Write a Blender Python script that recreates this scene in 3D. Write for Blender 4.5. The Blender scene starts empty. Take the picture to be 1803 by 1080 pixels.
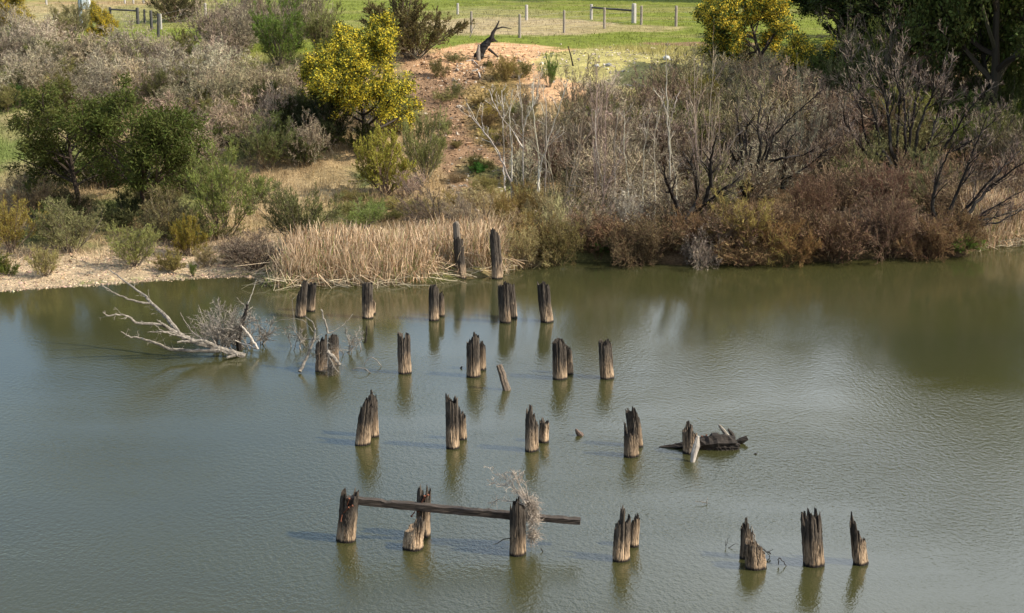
import bpy, math
import numpy as np
from mathutils import Vector

RNG = np.random.default_rng(11)
C = bpy.context.scene.collection
W0, H0, F = 1803.0, 1080.0, 3000.0
CAMH = 12.4
PITCH = math.atan((540 + 200) / F)
cp, sp = math.cos(PITCH), math.sin(PITCH)

# ------------------------------------------------------------------ geometry of the place
def ray(px, py):
    a = (px - W0 / 2) / F; b = -(py - H0 / 2) / F
    return np.array([a, cp + b * sp, -sp + b * cp])
def P(px, py, z=0.0):
    d = ray(px, py); t = (z - CAMH) / d[2]
    return np.array([d[0] * t, d[1] * t, z])
def PY(px, py, Y):
    d = ray(px, py); t = Y / d[1]
    return np.array([d[0] * t, Y, CAMH + d[2] * t])
def mpp(p):                                    # metres per photo pixel at a point
    return (p[1] * cp + (CAMH - p[2]) * sp) / F

def vn(x, y, seed=0):                          # value noise 0..1
    x = np.asarray(x, float); y = np.asarray(y, float)
    xi = np.floor(x).astype(np.int64); yi = np.floor(y).astype(np.int64)
    fx = x - xi; fy = y - yi; fx = fx * fx * (3 - 2 * fx); fy = fy * fy * (3 - 2 * fy)
    def h(a, b):
        n = (a * 374761393 + b * 668265263 + seed * 1442695041) & 0x7fffffff
        n = ((n ^ (n >> 13)) * 1274126177) & 0x7fffffff
        return ((n ^ (n >> 16)) & 0xffff) / 65535.0
    return (h(xi, yi) * (1 - fx) + h(xi + 1, yi) * fx) * (1 - fy) + (h(xi, yi + 1) * (1 - fx) + h(xi + 1, yi + 1) * fx) * fy
def fbm(x, y, seed=0, o=4):
    s = 0; a = .5; t = 0
    for i in range(o):
        s = s + a * vn(x * 2 ** i, y * 2 ** i, seed + i); t += a; a *= .5
    return s / t
def sst(a, b, x):
    t = np.clip((x - a) / (b - a), 0, 1); return t * t * (3 - 2 * t)

shore_px = [(-700, 540), (-300, 522), (0, 514), (200, 501), (330, 492), (440, 488), (490, 503), (620, 503), (760, 497), (850, 490), (905, 475),
            (1000, 463), (1100, 462), (1200, 468), (1330, 466), (1450, 461), (1560, 455), (1690, 453), (1730, 436), (1803, 429), (2100, 420), (2600, 412)]
_sp = np.array([P(a, b) for a, b in shore_px])
def shoreY(X): return np.interp(X, _sp[:, 0], _sp[:, 1])
def zT(X, Y):
    X = np.asarray(X, float); Y = np.asarray(Y, float)
    ys = shoreY(X); d = Y - ys
    beach = 1 - sst(-9.5, -6.5, X)
    zb = np.where(d < 6, .07 * d, .42 + .05 * (d - 6))
    zr = .35 * sst(0, .9, d) + .04 * np.clip(d, 0, 30)
    z = beach * zb + (1 - beach) * zr
    z = np.minimum(z, 1.1)
    edge = 84.5 + 3.5 * sst(-6, -18, X) + 2 * (fbm(X / 9, X * 0 + 3, 5, 2) - .5)
    foot = 68 + 2 * (fbm(X / 6, X * 0 + 9, 6, 2) - .5)
    t = np.clip((Y - foot) / (edge - foot), 0, 1)
    prof = .75 * t + .25 * sst(0, 1, t)
    z = z + prof * (4.25 - z)
    z = z + .30 * (fbm(X / 2.2, Y / 2.2, 7) - .5) * sst(.5, 4, d) * (1 - sst(82, 90, Y) * .75)
    z = z + .17 * (fbm(X / .7, Y / .7, 17, 2) - .5) * sst(1, 4, d) * (1 - sst(84, 90, Y) * .8)
    z = z + .012 * np.clip(Y - 135, 0, 2000)
    zu = np.maximum(-1.6, .22 * d - .02)
    z = np.where(d < 0, zu, z)
    near = 10.6 * sst(15, -3, Y) + .0
    z = np.where(Y < 16, np.maximum(z, near - 1.6 * sst(11, 16, Y)), z)
    return z
def G(px, py):
    d = ray(px, py); t = np.arange(25, 400, .1)
    pts = np.array([0, 0, CAMH])[None] + d[None] * t[:, None]
    z = zT(pts[:, 0], pts[:, 1])
    m = (pts[:, 2] < np.maximum(z, 0))
    i = np.argmax(m) if m.any() else -1
    p = pts[i].copy(); p[2] = max(float(z[i]), -.1)
    return p

# ------------------------------------------------------------------ mesh helpers
class MB:
    def __init__(s): s.v = []; s.f = []; s.c = []; s.n = 0
    def add(s, v, f, col=None):
        v = np.asarray(v, float).reshape(-1, 3); f = np.asarray(f)
        s.v.append(v); s.f.append(f + s.n); s.n += len(v)
        s.c.append(np.tile(np.append(np.ones(3) if col is None else col, 1.0), (len(v), 1)) if col is None or np.ndim(col) == 1 else np.hstack([col, np.ones((len(v), 1))]))
        return s
    def mesh(s, name, mat, smooth=False, color=False):
        me = bpy.data.meshes.new(name)
        v = np.concatenate(s.v)
        li = np.concatenate([f.ravel() for f in s.f])
        cnt = np.concatenate([np.full(len(f), f.shape[1]) for f in s.f])
        st = np.concatenate([[0], np.cumsum(cnt)[:-1]])
        me.vertices.add(len(v)); me.vertices.foreach_set('co', v.ravel())
        me.loops.add(len(li)); me.loops.foreach_set('vertex_index', li.astype(np.int32))
        me.polygons.add(len(cnt)); me.polygons.foreach_set('loop_start', st.astype(np.int32))
        me.polygons.foreach_set('loop_total', cnt.astype(np.int32))
        me.polygons.foreach_set('use_smooth', np.full(len(cnt), smooth))
        if color:
            a = me.color_attributes.new('Col', 'FLOAT_COLOR', 'POINT')
            a.data.foreach_set('color', np.concatenate(s.c).ravel())
        me.update(calc_edges=True); me.validate()
        if mat: me.materials.append(mat)
        return me
    def build(s, name, mat, parent=None, smooth=False, color=False, loc=None):
        o = bpy.data.objects.new(name, s.mesh(name, mat, smooth, color)); C.objects.link(o)
        if parent: o.parent = parent
        if loc is not None: o.location = loc
        return o
def nrm(v): return v / np.maximum(np.linalg.norm(v, axis=-1, keepdims=True), 1e-9)

def tube(mb, paths, rads, sides=5, col=None, rough=0, cap=True, rng=RNG):
    paths = np.asarray(paths, float); rads = np.asarray(rads, float)
    if paths.ndim == 2: paths = paths[None]; rads = rads[None]
    N, K, _ = paths.shape
    tan = np.gradient(paths, axis=1); tan = nrm(tan)
    ref = nrm(paths[:, -1] - paths[:, 0])[:, None, :]
    ax = np.where(np.abs(ref[..., 2:3]) < .8, np.array([0, 0, 1.]), np.array([1., 0, 0]))
    ax = np.broadcast_to(ax, tan.shape)
    a = nrm(np.cross(tan, ax)); b = np.cross(tan, a)
    th = np.arange(sides) / sides * 2 * np.pi + (0 if sides > 3 else rng.random() * 6)
    R = rads[:, :, None] * (1 + rough * (.5 * rng.normal(size=(N, K, sides)) + .9 * rng.normal(size=(N, 1, sides)))) if rough else np.repeat(rads[:, :, None], sides, 2)
    ring = paths[:, :, None, :] + R[..., None] * (np.cos(th)[None, None, :, None] * a[:, :, None, :] + np.sin(th)[None, None, :, None] * b[:, :, None, :])
    v = ring.reshape(-1, 3)
    i = np.arange(N)[:, None, None] * K * sides; k = np.arange(K - 1)[None, :, None] * sides; j = np.arange(sides)[None, None, :]
    j2 = (j + 1) % sides
    f = np.stack([i + k + j, i + k + j2, i + k + sides + j2, i + k + sides + j], -1).reshape(-1, 4)
    mb.add(v, f, col)
    if cap and sides > 3:
        n = mb.n - len(v)
        for q in range(N):
            base = n + q * K * sides
            mb.f.append(np.array([[base + (K - 1) * sides + t for t in range(sides)]])); mb.f.append(np.array([[base + sides - 1 - t for t in range(sides)]]))
    return mb
def ribbon(mb, paths, w, col=None, rng=RNG):
    N, K, _ = paths.shape
    tan = nrm(paths[:, -1] - paths[:, 0]); r = nrm(np.cross(tan, rng.normal(size=(N, 3))))
    o = r[:, None, :] * np.asarray(w)[..., None] * .5
    v = np.stack([paths - o, paths + o], 2).reshape(-1, 3)
    i = np.arange(N)[:, None] * K * 2; k = np.arange(K - 1)[None] * 2
    f = np.stack([i + k, i + k + 1, i + k + 3, i + k + 2], -1).reshape(-1, 4)
    if col is not None and np.ndim(col) == 2: col = np.repeat(col, K * 2, axis=0)
    mb.add(v, f, col); return mb
def leaves(mb, p, d, L, Wd, rng=RNG, col=None):
    d = nrm(d); N = len(p); r = nrm(np.cross(d, rng.normal(size=(N, 3))))
    L = np.broadcast_to(L, N)[:, None]; Wd = np.broadcast_to(Wd, N)[:, None]
    v = np.stack([p, p + d * L * .5 + r * Wd * .5, p + d * L, p + d * L * .5 - r * Wd * .5], 1).reshape(-1, 3)
    mb.add(v, np.arange(4 * N).reshape(N, 4), np.repeat(col, 4, axis=0) if col is not None and np.ndim(col) == 2 else col); return mb

def grow(par, prad, n, tr=(.25, .97), ang=(25, 50), L=(.4, .7), K=4, wob=.15, up=.1, rs=.55, rng=RNG, lens=None, tip=.45):
    N, Kp, _ = par.shape
    t = rng.uniform(tr[0], tr[1], (N, n)); t = np.clip(t, 0, .999)
    x = t * (Kp - 1); i = x.astype(int); fr = (x - i)[..., None]
    I = np.arange(N)[:, None]
    p = par[I, i] * (1 - fr) + par[I, i + 1] * fr
    tan = nrm(par[I, i + 1] - par[I, i])
    plen = np.linalg.norm(np.diff(par, axis=1), axis=2).sum(1)[:, None]
    if lens is not None: plen = np.full((N, 1), lens)
    r0 = (prad[I, i] * (1 - fr[..., 0]) + prad[I, i + 1] * fr[..., 0]) * rs
    a = np.radians(rng.uniform(ang[0], ang[1], (N, n)))[..., None]
    perp = nrm(np.cross(tan, rng.normal(size=(N, n, 3))))
    d = nrm(np.cos(a) * tan + np.sin(a) * perp + np.array([0, 0, up]))
    ln = plen * rng.uniform(L[0], L[1], (N, n)) * (1 - .45 * t)
    p = p.reshape(-1, 3); d = d.reshape(-1, 3); ln = ln.reshape(-1); r0 = r0.reshape(-1)
    return walk(p, d, ln, r0, K, wob, up, rng, tip)
def walk(p, d, ln, r0, K, wob, up, rng, tip=.45):
    pts = [p]; st = (ln / (K - 1))[:, None]
    for k in range(K - 1):
        pts.append(pts[-1] + d * st)
        d = nrm(d + wob * rng.normal(size=d.shape) + np.array([0, 0, up * .6]))
    paths = np.stack(pts, 1)
    rads = r0[:, None] * np.linspace(1, tip, K)[None]
    return paths, rads
def samp(paths, n, rng, lo=.1):
    N, K, _ = paths.shape
    t = rng.uniform(lo, .999, (N, n)); x = t * (K - 1); i = x.astype(int); fr = (x - i)[..., None]; I = np.arange(N)[:, None]
    p = paths[I, i] * (1 - fr) + paths[I, i + 1] * fr; d = nrm(paths[I, i + 1] - paths[I, i])
    return p.reshape(-1, 3), d.reshape(-1, 3)

# ------------------------------------------------------------------ materials
def newmat(name):
    m = bpy.data.materials.new(name); m.use_nodes = True; nt = m.node_tree; nt.nodes.clear()
    return m, nt, nt.nodes, nt.links
def nd(ns, t, **k):
    n = ns.new(t)
    for a, b in k.items():
        if a.startswith('_'): n.inputs[a[1:].replace('_', ' ')].default_value = b
        else: setattr(n, a, b)
    return n
def ramp(ns, stops, interp='LINEAR'):
    r = ns.new('ShaderNodeValToRGB'); e = r.color_ramp.elements; r.color_ramp.interpolation = interp
    while len(e) < len(stops): e.new(.5)
    for q, (p, c) in zip(e, stops): q.position = p; q.color = (*c, 1) if len(c) == 3 else c
    return r
def math_(ns, ls, op, a, b=None, clamp=False):
    n = ns.new('ShaderNodeMath'); n.operation = op; n.use_clamp = clamp
    for i, x in enumerate((a, b)):
        if x is None: continue
        if isinstance(x, (int, float)): n.inputs[i].default_value = x
        else: ls.new(x, n.inputs[i])
    return n.outputs[0]
def mixc(ns, ls, fac, a, b, mode='MIX'):
    n = ns.new('ShaderNodeMix'); n.data_type = 'RGBA'; n.blend_type = mode
    for s, x in ((n.inputs[0], fac), (n.inputs[6], a), (n.inputs[7], b)):
        if isinstance(x, (int, float)): s.default_value = x
        elif isinstance(x, tuple): s.default_value = (*x, 1)
        else: ls.new(x, s)
    return n.outputs[2]

def mat_plant(name, trans=.3, var=.45, spec=.2, hue=.06):
    """colour comes from the object's own colour, varied twig by twig"""
    m, nt, ns, ls = newmat(name)
    oi = ns.new('ShaderNodeObjectInfo'); ge = ns.new('ShaderNodeNewGeometry'); tc = ns.new('ShaderNodeTexCoord')
    nz = nd(ns, 'ShaderNodeTexNoise', _Scale=5.0, _Detail=2.0); ls.new(tc.outputs['Object'], nz.inputs['Vector'])
    v = math_(ns, ls, 'MULTIPLY_ADD', ge.outputs['Random Per Island'], var * 1.6); v.node.inputs[2].default_value = 1 - var * .8
    v2 = math_(ns, ls, 'MULTIPLY_ADD', nz.outputs['Fac'], var * 1.6); v2.node.inputs[2].default_value = 1 - var * .8
    v3 = math_(ns, ls, 'MULTIPLY', v, v2)
    hs = ns.new('ShaderNodeHueSaturation'); ls.new(oi.outputs['Color'], hs.inputs['Color'])
    hh = math_(ns, ls, 'MULTIPLY_ADD', ge.outputs['Random Per Island'], hue); hh.node.inputs[2].default_value = .5 - hue / 2
    ls.new(hh, hs.inputs['Hue']); ls.new(v3, hs.inputs['Value'])
    pb = nd(ns, 'ShaderNodeBsdfPrincipled', _Roughness=.75); pb.inputs['Specular IOR Level'].default_value = spec
    ls.new(hs.outputs[0], pb.inputs['Base Color']); out = ns.new('ShaderNodeOutputMaterial')
    if trans:
        tr = ns.new('ShaderNodeBsdfTranslucent'); ls.new(hs.outputs[0], tr.inputs[0]); mx = ns.new('ShaderNodeMixShader'); mx.inputs[0].default_value = trans
        ls.new(pb.outputs[0], mx.inputs[1]); ls.new(tr.outputs[0], mx.inputs[2]); ls.new(mx.outputs[0], out.inputs[0])
    else: ls.new(pb.outputs[0], out.inputs[0])
    return m
def mat_vcol(name, rough=.9, trans=0, var=.3, bump=0, noise=30):
    m, nt, ns, ls = newmat(name)
    at = nd(ns, 'ShaderNodeAttribute', attribute_name='Col'); ge = ns.new('ShaderNodeNewGeometry'); tc = ns.new('ShaderNodeTexCoord')
    v = math_(ns, ls, 'MULTIPLY_ADD', ge.outputs['Random Per Island'], var * 2); v.node.inputs[2].default_value = 1 - var
    c = mixc(ns, ls, 1.0, at.outputs['Color'], v, 'MULTIPLY')
    pb = nd(ns, 'ShaderNodeBsdfPrincipled', _Roughness=rough); pb.inputs['Specular IOR Level'].default_value = .2
    ls.new(c, pb.inputs['Base Color']); out = ns.new('ShaderNodeOutputMaterial')
    if trans:
        tr = ns.new('ShaderNodeBsdfTranslucent'); ls.new(c, tr.inputs[0]); mx = ns.new('ShaderNodeMixShader'); mx.inputs[0].default_value = trans
        ls.new(pb.outputs[0], mx.inputs[1]); ls.new(tr.outputs[0], mx.inputs[2]); ls.new(mx.outputs[0], out.inputs[0])
    else: ls.new(pb.outputs[0], out.inputs[0])
    return m
def mat_ground():
    m, nt, ns, ls = newmat('bank_ground')
    at = nd(ns, 'ShaderNodeAttribute', attribute_name='Col'); tc = ns.new('ShaderNodeTexCoord')
    n1 = nd(ns, 'ShaderNodeTexNoise', _Scale=1.7, _Detail=8.0, _Roughness=.7); n2 = nd(ns, 'ShaderNodeTexNoise', _Scale=14.0, _Detail=6.0, _Roughness=.75)
    vo = nd(ns, 'ShaderNodeTexVoronoi', _Scale=11.0)
    for n in (n1, n2, vo): ls.new(tc.outputs['Object'], n.inputs['Vector'])
    r1 = ramp(ns, [(.3, (.55, .55, .55)), (.7, (1.4, 1.4, 1.4))]); ls.new(n1.outputs[0], r1.inputs[0])
    r2 = ramp(ns, [(.3, (.5, .5, .5)), (.72, (1.5, 1.5, 1.5))]); ls.new(n2.outputs[0], r2.inputs[0])
    c = mixc(ns, ls, 1., at.outputs['Color'], r1.outputs[0], 'MULTIPLY'); c = mixc(ns, ls, 1., c, r2.outputs[0], 'MULTIPLY')
    pb = nd(ns, 'ShaderNodeBsdfPrincipled', _Roughness=.95); pb.inputs['Specular IOR Level'].default_value = .1
    ls.new(c, pb.inputs['Base Color'])
    h = math_(ns, ls, 'ADD', n2.outputs[0], math_(ns, ls, 'MULTIPLY', vo.outputs['Distance'], .5))
    b = nd(ns, 'ShaderNodeBump', _Strength=.8, _Distance=.06); ls.new(h, b.inputs['Height']); ls.new(b.outputs[0], pb.inputs['Normal'])
    out = ns.new('ShaderNodeOutputMaterial'); ls.new(pb.outputs[0], out.inputs[0]); return m
def mat_water():
    m, nt, ns, ls = newmat('river_water')
    tc = ns.new('ShaderNodeTexCoord')
    def noise(sc, det, sx, sy, rot=0, rough=.5):
        mp = ns.new('ShaderNodeMapping'); mp.inputs['Scale'].default_value = (sx, sy, 1); mp.inputs['Rotation'].default_value = (0, 0, rot)
        ls.new(tc.outputs['Object'], mp.inputs[0]); n = nd(ns, 'ShaderNodeTexNoise', _Scale=sc, _Detail=det, _Roughness=rough); ls.new(mp.outputs[0], n.inputs['Vector']); return n.outputs[0]
    a = noise(WAVE[0], 3., 1.15, .8, .3); b = noise(WAVE[1], 4., 1.2, .75, -.35); big = noise(.16, 4., .55, 1.2, .15, .6); calm = noise(.10, 3., .5, 1., .3)
    h = math_(ns, ls, 'ADD', math_(ns, ls, 'MULTIPLY', a, .019), math_(ns, ls, 'MULTIPLY', b, .010))
    st = ramp(ns, [(.36, (.35,) * 3), (.62, (1,) * 3)]); ls.new(big, st.inputs[0])
    # sheltered water under the far bank lies calmer than the open reach
    sep = ns.new('ShaderNodeSeparateXYZ'); ls.new(tc.outputs['Object'], sep.inputs[0])
    mr = ns.new('ShaderNodeMapRange'); ls.new(sep.outputs[1], mr.inputs[0])
    for i, v in zip((1, 2, 3, 4), (36., 49., 1., .17)): mr.inputs[i].default_value = v
    mr.interpolation_type = 'SMOOTHSTEP'
    bs = math_(ns, ls, 'MULTIPLY', math_(ns, ls, 'MULTIPLY', st.outputs[0], mr.outputs[0]), WAVE[2])
    bp = nd(ns, 'ShaderNodeBump', _Distance=1.0); ls.new(bs, bp.inputs['Strength']); ls.new(h, bp.inputs['Height'])
    cr = ramp(ns, [(.35, WCOL[0]), (.65, WCOL[1])]); ls.new(calm, cr.inputs[0])
    pb = nd(ns, 'ShaderNodeBsdfPrincipled', _Roughness=.09, _IOR=1.6)
    ls.new(cr.outputs[0], pb.inputs['Base Color']); ls.new(bp.outputs[0], pb.inputs['Normal'])
    out = ns.new('ShaderNodeOutputMaterial'); ls.new(pb.outputs[0], out.inputs[0]); return m
WAVE = (8.5, 22.0, .85)
WCOL = ((.038, .039, .016), (.048, .046, .015))
def mat_wood(name, top=(.082, .065, .050), low=(.41, .29, .185), band=.27, dark=(.018, .014, .012)):
    m, nt, ns, ls = newmat(name)
    tc = ns.new('ShaderNodeTexCoord'); oi = ns.new('ShaderNodeObjectInfo')
    def noise(sc, s, det=5., rough=.65):
        mp = ns.new('ShaderNodeMapping'); mp.inputs['Scale'].default_value = s; ls.new(tc.outputs['Object'], mp.inputs[0])
        ad = nd(ns, 'ShaderNodeVectorMath', operation='ADD'); ls.new(mp.outputs[0], ad.inputs[0])
        mu = nd(ns, 'ShaderNodeMath', operation='MULTIPLY'); mu.inputs[1].default_value = 37.; ls.new(oi.outputs['Random'], mu.inputs[0]); ls.new(mu.outputs[0], ad.inputs[1])
        n = nd(ns, 'ShaderNodeTexNoise', _Scale=sc, _Detail=det, _Roughness=rough); ls.new(ad.outputs[0], n.inputs['Vector']); return n.outputs[0]
    fib = noise(34., (1, 1, .09)); bl = noise(5., (1, 1, .35)); fine = noise(60., (1, 1, .12), 3.)
    sep = ns.new('ShaderNodeSeparateXYZ'); ls.new(tc.outputs['Object'], sep.inputs[0])
    zz = math_(ns, ls, 'ADD', sep.outputs[2], math_(ns, ls, 'MULTIPLY', math_(ns, ls, 'SUBTRACT', bl, .5), .9))
    mr = ns.new('ShaderNodeMapRange'); ls.new(zz, mr.inputs[0])
    for i, v in zip((1, 2, 3, 4), (band * .45, band * 2.1, 0., 1.)): mr.inputs[i].default_value = v
    c = mixc(ns, ls, mr.outputs[0], low, top)
    rf = ramp(ns, [(.37, (.16,) * 3), (.45, (.8,) * 3), (.66, (1.35,) * 3)]); ls.new(fib, rf.inputs[0])
    c = mixc(ns, ls, 1., c, rf.outputs[0], 'MULTIPLY')
    rb = ramp(ns, [(.36, (.45, .43, .42)), (.6, (1.15,) * 3)]); ls.new(noise(9., (1, 1, .18)), rb.inputs[0]); c = mixc(ns, ls, 1., c, rb.outputs[0], 'MULTIPLY')
    vr = math_(ns, ls, 'MULTIPLY_ADD', oi.outputs['Random'], .6); vr.node.inputs[2].default_value = .72; c = mixc(ns, ls, 1., c, vr, 'MULTIPLY')
    wet = ns.new('ShaderNodeMapRange'); ls.new(math_(ns, ls, 'ADD', sep.outputs[2], math_(ns, ls, 'MULTIPLY', math_(ns, ls, 'SUBTRACT', fib, .5), .12)), wet.inputs[0])
    for i, v in zip((1, 2, 3, 4), (.03, .075, 1., 0.)): wet.inputs[i].default_value = v
    c = mixc(ns, ls, wet.outputs[0], c, dark)
    pb = nd(ns, 'ShaderNodeBsdfPrincipled', _Roughness=.85); pb.inputs['Specular IOR Level'].default_value = .25
    ls.new(c, pb.inputs['Base Color'])
    hh = math_(ns, ls, 'ADD', fib, math_(ns, ls, 'MULTIPLY', fine, .4))
    b = nd(ns, 'ShaderNodeBump', _Strength=.9, _Distance=.03); ls.new(hh, b.inputs['Height']); ls.new(b.outputs[0], pb.inputs['Normal'])
    out = ns.new('ShaderNodeOutputMaterial'); ls.new(pb.outputs[0], out.inputs[0]); return m
def mat_plain(name, c1, c2, scale=(6, 6, 6), sc=4., rough=.85, bump=.5, metal=0., spec=.3):
    m, nt, ns, ls = newmat(name)
    tc = ns.new('ShaderNodeTexCoord'); mp = ns.new('ShaderNodeMapping'); mp.inputs['Scale'].default_value = scale; ls.new(tc.outputs['Object'], mp.inputs[0])
    n = nd(ns, 'ShaderNodeTexNoise', _Scale=sc, _Detail=6., _Roughness=.65); ls.new(mp.outputs[0], n.inputs['Vector'])
    r = ramp(ns, [(.3, c1), (.7, c2)]); ls.new(n.outputs[0], r.inputs[0])
    pb = nd(ns, 'ShaderNodeBsdfPrincipled', _Roughness=rough, _Metallic=metal); pb.inputs['Specular IOR Level'].default_value = spec
    ls.new(r.outputs[0], pb.inputs['Base Color'])
    b = nd(ns, 'ShaderNodeBump', _Strength=bump, _Distance=.02); ls.new(n.outputs[0], b.inputs['Height']); ls.new(b.outputs[0], pb.inputs['Normal'])
    out = ns.new('ShaderNodeOutputMaterial'); ls.new(pb.outputs[0], out.inputs[0]); return m

M_bloom = mat_plant('blossom', .35, .3, hue=.02); M_leaf = mat_plant('foliage', .3, .5); M_twig = mat_plant('twigs', 0, .62); M_bark = mat_plant('bark', 0, .3)
M_blade = mat_vcol('grass_blades', .8, .35, .35); M_stone = mat_vcol('stones', .9, 0, .3); M_ground = mat_ground(); M_water = mat_water()
M_pile = mat_wood('weathered_piling'); M_beam = mat_plain('beam_wood', (.014, .011, .009), (.095, .072, .055), (.8, 12, 12), 3.)
M_drift = mat_plain('driftwood', (.06, .048, .038), (.37, .32, .26), (5, 5, 5), 3.); M_char = mat_plain('charred_wood', (.006, .006, .006), (.05, .043, .038), (4, 4, 4), 4.)
M_dlog = mat_plain('soaked_log', (.006, .005, .004), (.050, .038, .029), (2, 12, 12), 3.); M_white = mat_plain('bleached_wood', (.26, .21, .165), (.68, .60, .50), (12, 12, 1.5), 3.)
M_rust = mat_plain('rusty_iron', (.06, .02, .012), (.22, .08, .04), (20, 20, 20), 3.); M_post = mat_plain('fence_timber', (.16, .13, .105), (.42, .36, .30), (10, 10, 1), 4.)
M_strain = mat_plain('grey_timber', (.28, .25, .22), (.58, .53, .48), (10, 10, 1), 4.); M_dpost = mat_plain('dark_timber', (.035, .035, .035), (.11, .10, .095), (10, 10, 1), 4.)
M_wire = mat_plain('fence_wire', (.18, .17, .16), (.3, .29, .28), rough=.5, metal=.6); M_steel = mat_plain('painted_steel', (.20, .25, .30), (.30, .35, .40), bump=.1, rough=.5)
M_paint = mat_plain('white_paint', (.62, .65, .68), (.8, .82, .84), bump=.1, rough=.5)

# ------------------------------------------------------------------ naming
def tag(o, label=None, cat=None, group=None, kind=None):
    if label: o['label'] = label
    if cat: o['category'] = cat
    if group: o['group'] = group
    if kind: o['kind'] = kind
    return o
def empty(name, loc, rz=0):
    o = bpy.data.objects.new(name, None); C.objects.link(o); o.location = loc; o.rotation_euler = (0, 0, rz); o.empty_display_size = .2; return o

# ------------------------------------------------------------------ ground
TAN = np.array([.33, .235, .125]); GREEN = np.array([.14, .17, .045]); FIELD = np.array([.165, .19, .03]); SOIL = np.array([.25, .155, .09]); ORANGE = np.array([.58, .35, .19])
SAND = np.array([.44, .33, .21]); DARK = np.array([.055, .04, .028]); PALE = np.array([.40, .30, .17]); YELG = np.array([.37, .32, .12])
# patches of bare soil, straw and green growth: centre in the photo, radii in metres on the ground
patches = [((845, 200), 2.0, 9.5, SOIL, 1.0), ((800, 150), 2.2, 5, SOIL, 1.), ((780, 110), 2, 3, SOIL, 1.), ((830, 310), 1.2, 4, SOIL, .8),
           ((950, 112), 4.4, 6.0, ORANGE, 1.3), ((880, 95), 3.0, 5.5, ORANGE, 1.3), ((1040, 112), 3.6, 4.5, ORANGE, 1.), ((770, 100), 2.5, 4, ORANGE, .5), ((860, 140), 1.5, 3, SOIL, .9),
           ((1130, 105), 5.0, 5.5, YELG, 1.4), ((1210, 115), 4, 6, YELG, 1.2), ((1090, 118), 2, 2, YELG, .8), ((1230, 78), 3.2, 1.3, SOIL, .9),
           ((480, 170), 4.5, 4.5, SOIL, .9), ((560, 135), 3, 3, SOIL, .8), ((520, 190), 3, 4, PALE, .5),
           ((840, 300), 1.0, 1.6, GREEN, .6), ((860, 330), 1.2, 1.6, GREEN, .4), ((20, 235), 3, 5, GREEN, .9), ((40, 290), 3, 4, GREEN, .8), ((80, 330), 3, 4, PALE, .6),
           ((320, 345), 3, 3, GREEN, .7), ((600, 325), 2, 2.5, GREEN, .8), ((720, 365), 4, 4, TAN, .9), ((660, 385), 4, 4, TAN, .9), ((430, 400), 3, 4, TAN, .8), ((500, 330), 3, 4, TAN, .9),
           ((110, 225), 3, 3, PALE, .6), ((470, 350), 2.5, 3, PALE, .7), ((590, 385), 2.5, 3, GREEN, .4), ((880, 180), 1.6, 6, np.array([.24, .17, .06]), .8), ((560, 200), 5, 3, DARK, .6),
           ((900, 45), 6, 7, np.array([.37, .29, .16]), 1.1), ((1040, 50), 6, 3.0, np.array([.34, .27, .13]), .8), ((860, 25), 5, 6, np.array([.30, .26, .12]), .5), ((60, 25), 12, 9, np.array([.36, .29, .15]), .8),
           ((200, 12), 8, 6, np.array([.34, .26, .13]), .8), ((210, 4), 8, 4, np.array([.40, .25, .14]), .5), ((330, 25), 7, 12, np.array([.2, .2, .06]), .7)]
PW = [(G(*p[0]), *p[1:]) for p in patches]
def gcol(X, Y):
    X = np.asarray(X, float); Y = np.asarray(Y, float)
    d = Y - shoreY(X); n = fbm(X / 2.1, Y / 2.1, 31)[..., None]; n2 = fbm(X / .6, Y / .6, 41)[..., None]
    base = TAN * (.75 + .5 * n2)
    g = sst(.50, .62, n); base = base * (1 - g * .75) + GREEN * g * .75
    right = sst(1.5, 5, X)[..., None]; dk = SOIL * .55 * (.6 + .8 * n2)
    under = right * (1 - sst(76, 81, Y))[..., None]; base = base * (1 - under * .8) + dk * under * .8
    fld = sst(86, 89, Y + 2.5 * (n[..., 0] - .5) + np.clip(-X - 8, 0, 5))[..., None]
    fn = fbm(X / 14, Y / 3.2, 51)[..., None]
    fc = FIELD * (.8 + .45 * n2) ; q = sst(.52, .66, fn); fc = fc * (1 - q * .55) + np.array([.27, .235, .085]) * q * .55
    base = base * (1 - fld) + fc * fld
    for c, rx, ry, col, s in PW:
        w = s * (1.25 - ((X - c[0]) / rx) ** 2 - ((Y - c[1]) / ry) ** 2) + .9 * (n[..., 0] - .5) + .7 * (n2[..., 0] - .5)
        w = sst(0, .55, w)[..., None] * min(s, 1)
        base = base * (1 - w) + col * w * (.85 + .3 * n2)
    beach = ((1 - sst(-9.0, -6.6, X)) * (1 - sst(3.6, 6.0, d + 2.4 * (n[..., 0] - .5) - 1.2 * sst(-13, -18, X))))[..., None]
    base = base * (1 - beach) + SAND * (.8 + .4 * n2) * beach
    wet = (1 - sst(.05, .45, d))[..., None]; base = base * (1 - .6 * wet)
    moss = (sst(.15, .3, d) * (1 - sst(.45, 1.0, d)))[..., None] * sst(.5, .6, fbm(X / .9, Y / .9, 61)[..., None]) * (beach > .5)
    base = base * (1 - .7 * moss) + GREEN * .7 * moss
    return np.clip(base, .004, .9)
def axis(lo, hi, step, far):
    a = np.arange(lo, hi + 1e-6, step); s = step; out = [a[-1]]
    while out[-1] < far: s *= 1.35; out.append(out[-1] + s)
    s = step; lft = [a[0]]
    while lft[-1] > -far: s *= 1.35; lft.append(lft[-1] - s)
    return np.concatenate([np.array(lft[1:])[::-1], a, np.array(out[1:])])
gx = axis(-42, 42, .22, 3500); gy = axis(48, 128, .2, 3500)
GX, GY = np.meshgrid(gx, gy); GZ = zT(GX, GY)
nx, ny = len(gx), len(gy); ii = (np.arange(ny - 1)[:, None] * nx + np.arange(nx - 1)[None]).ravel()
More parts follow.
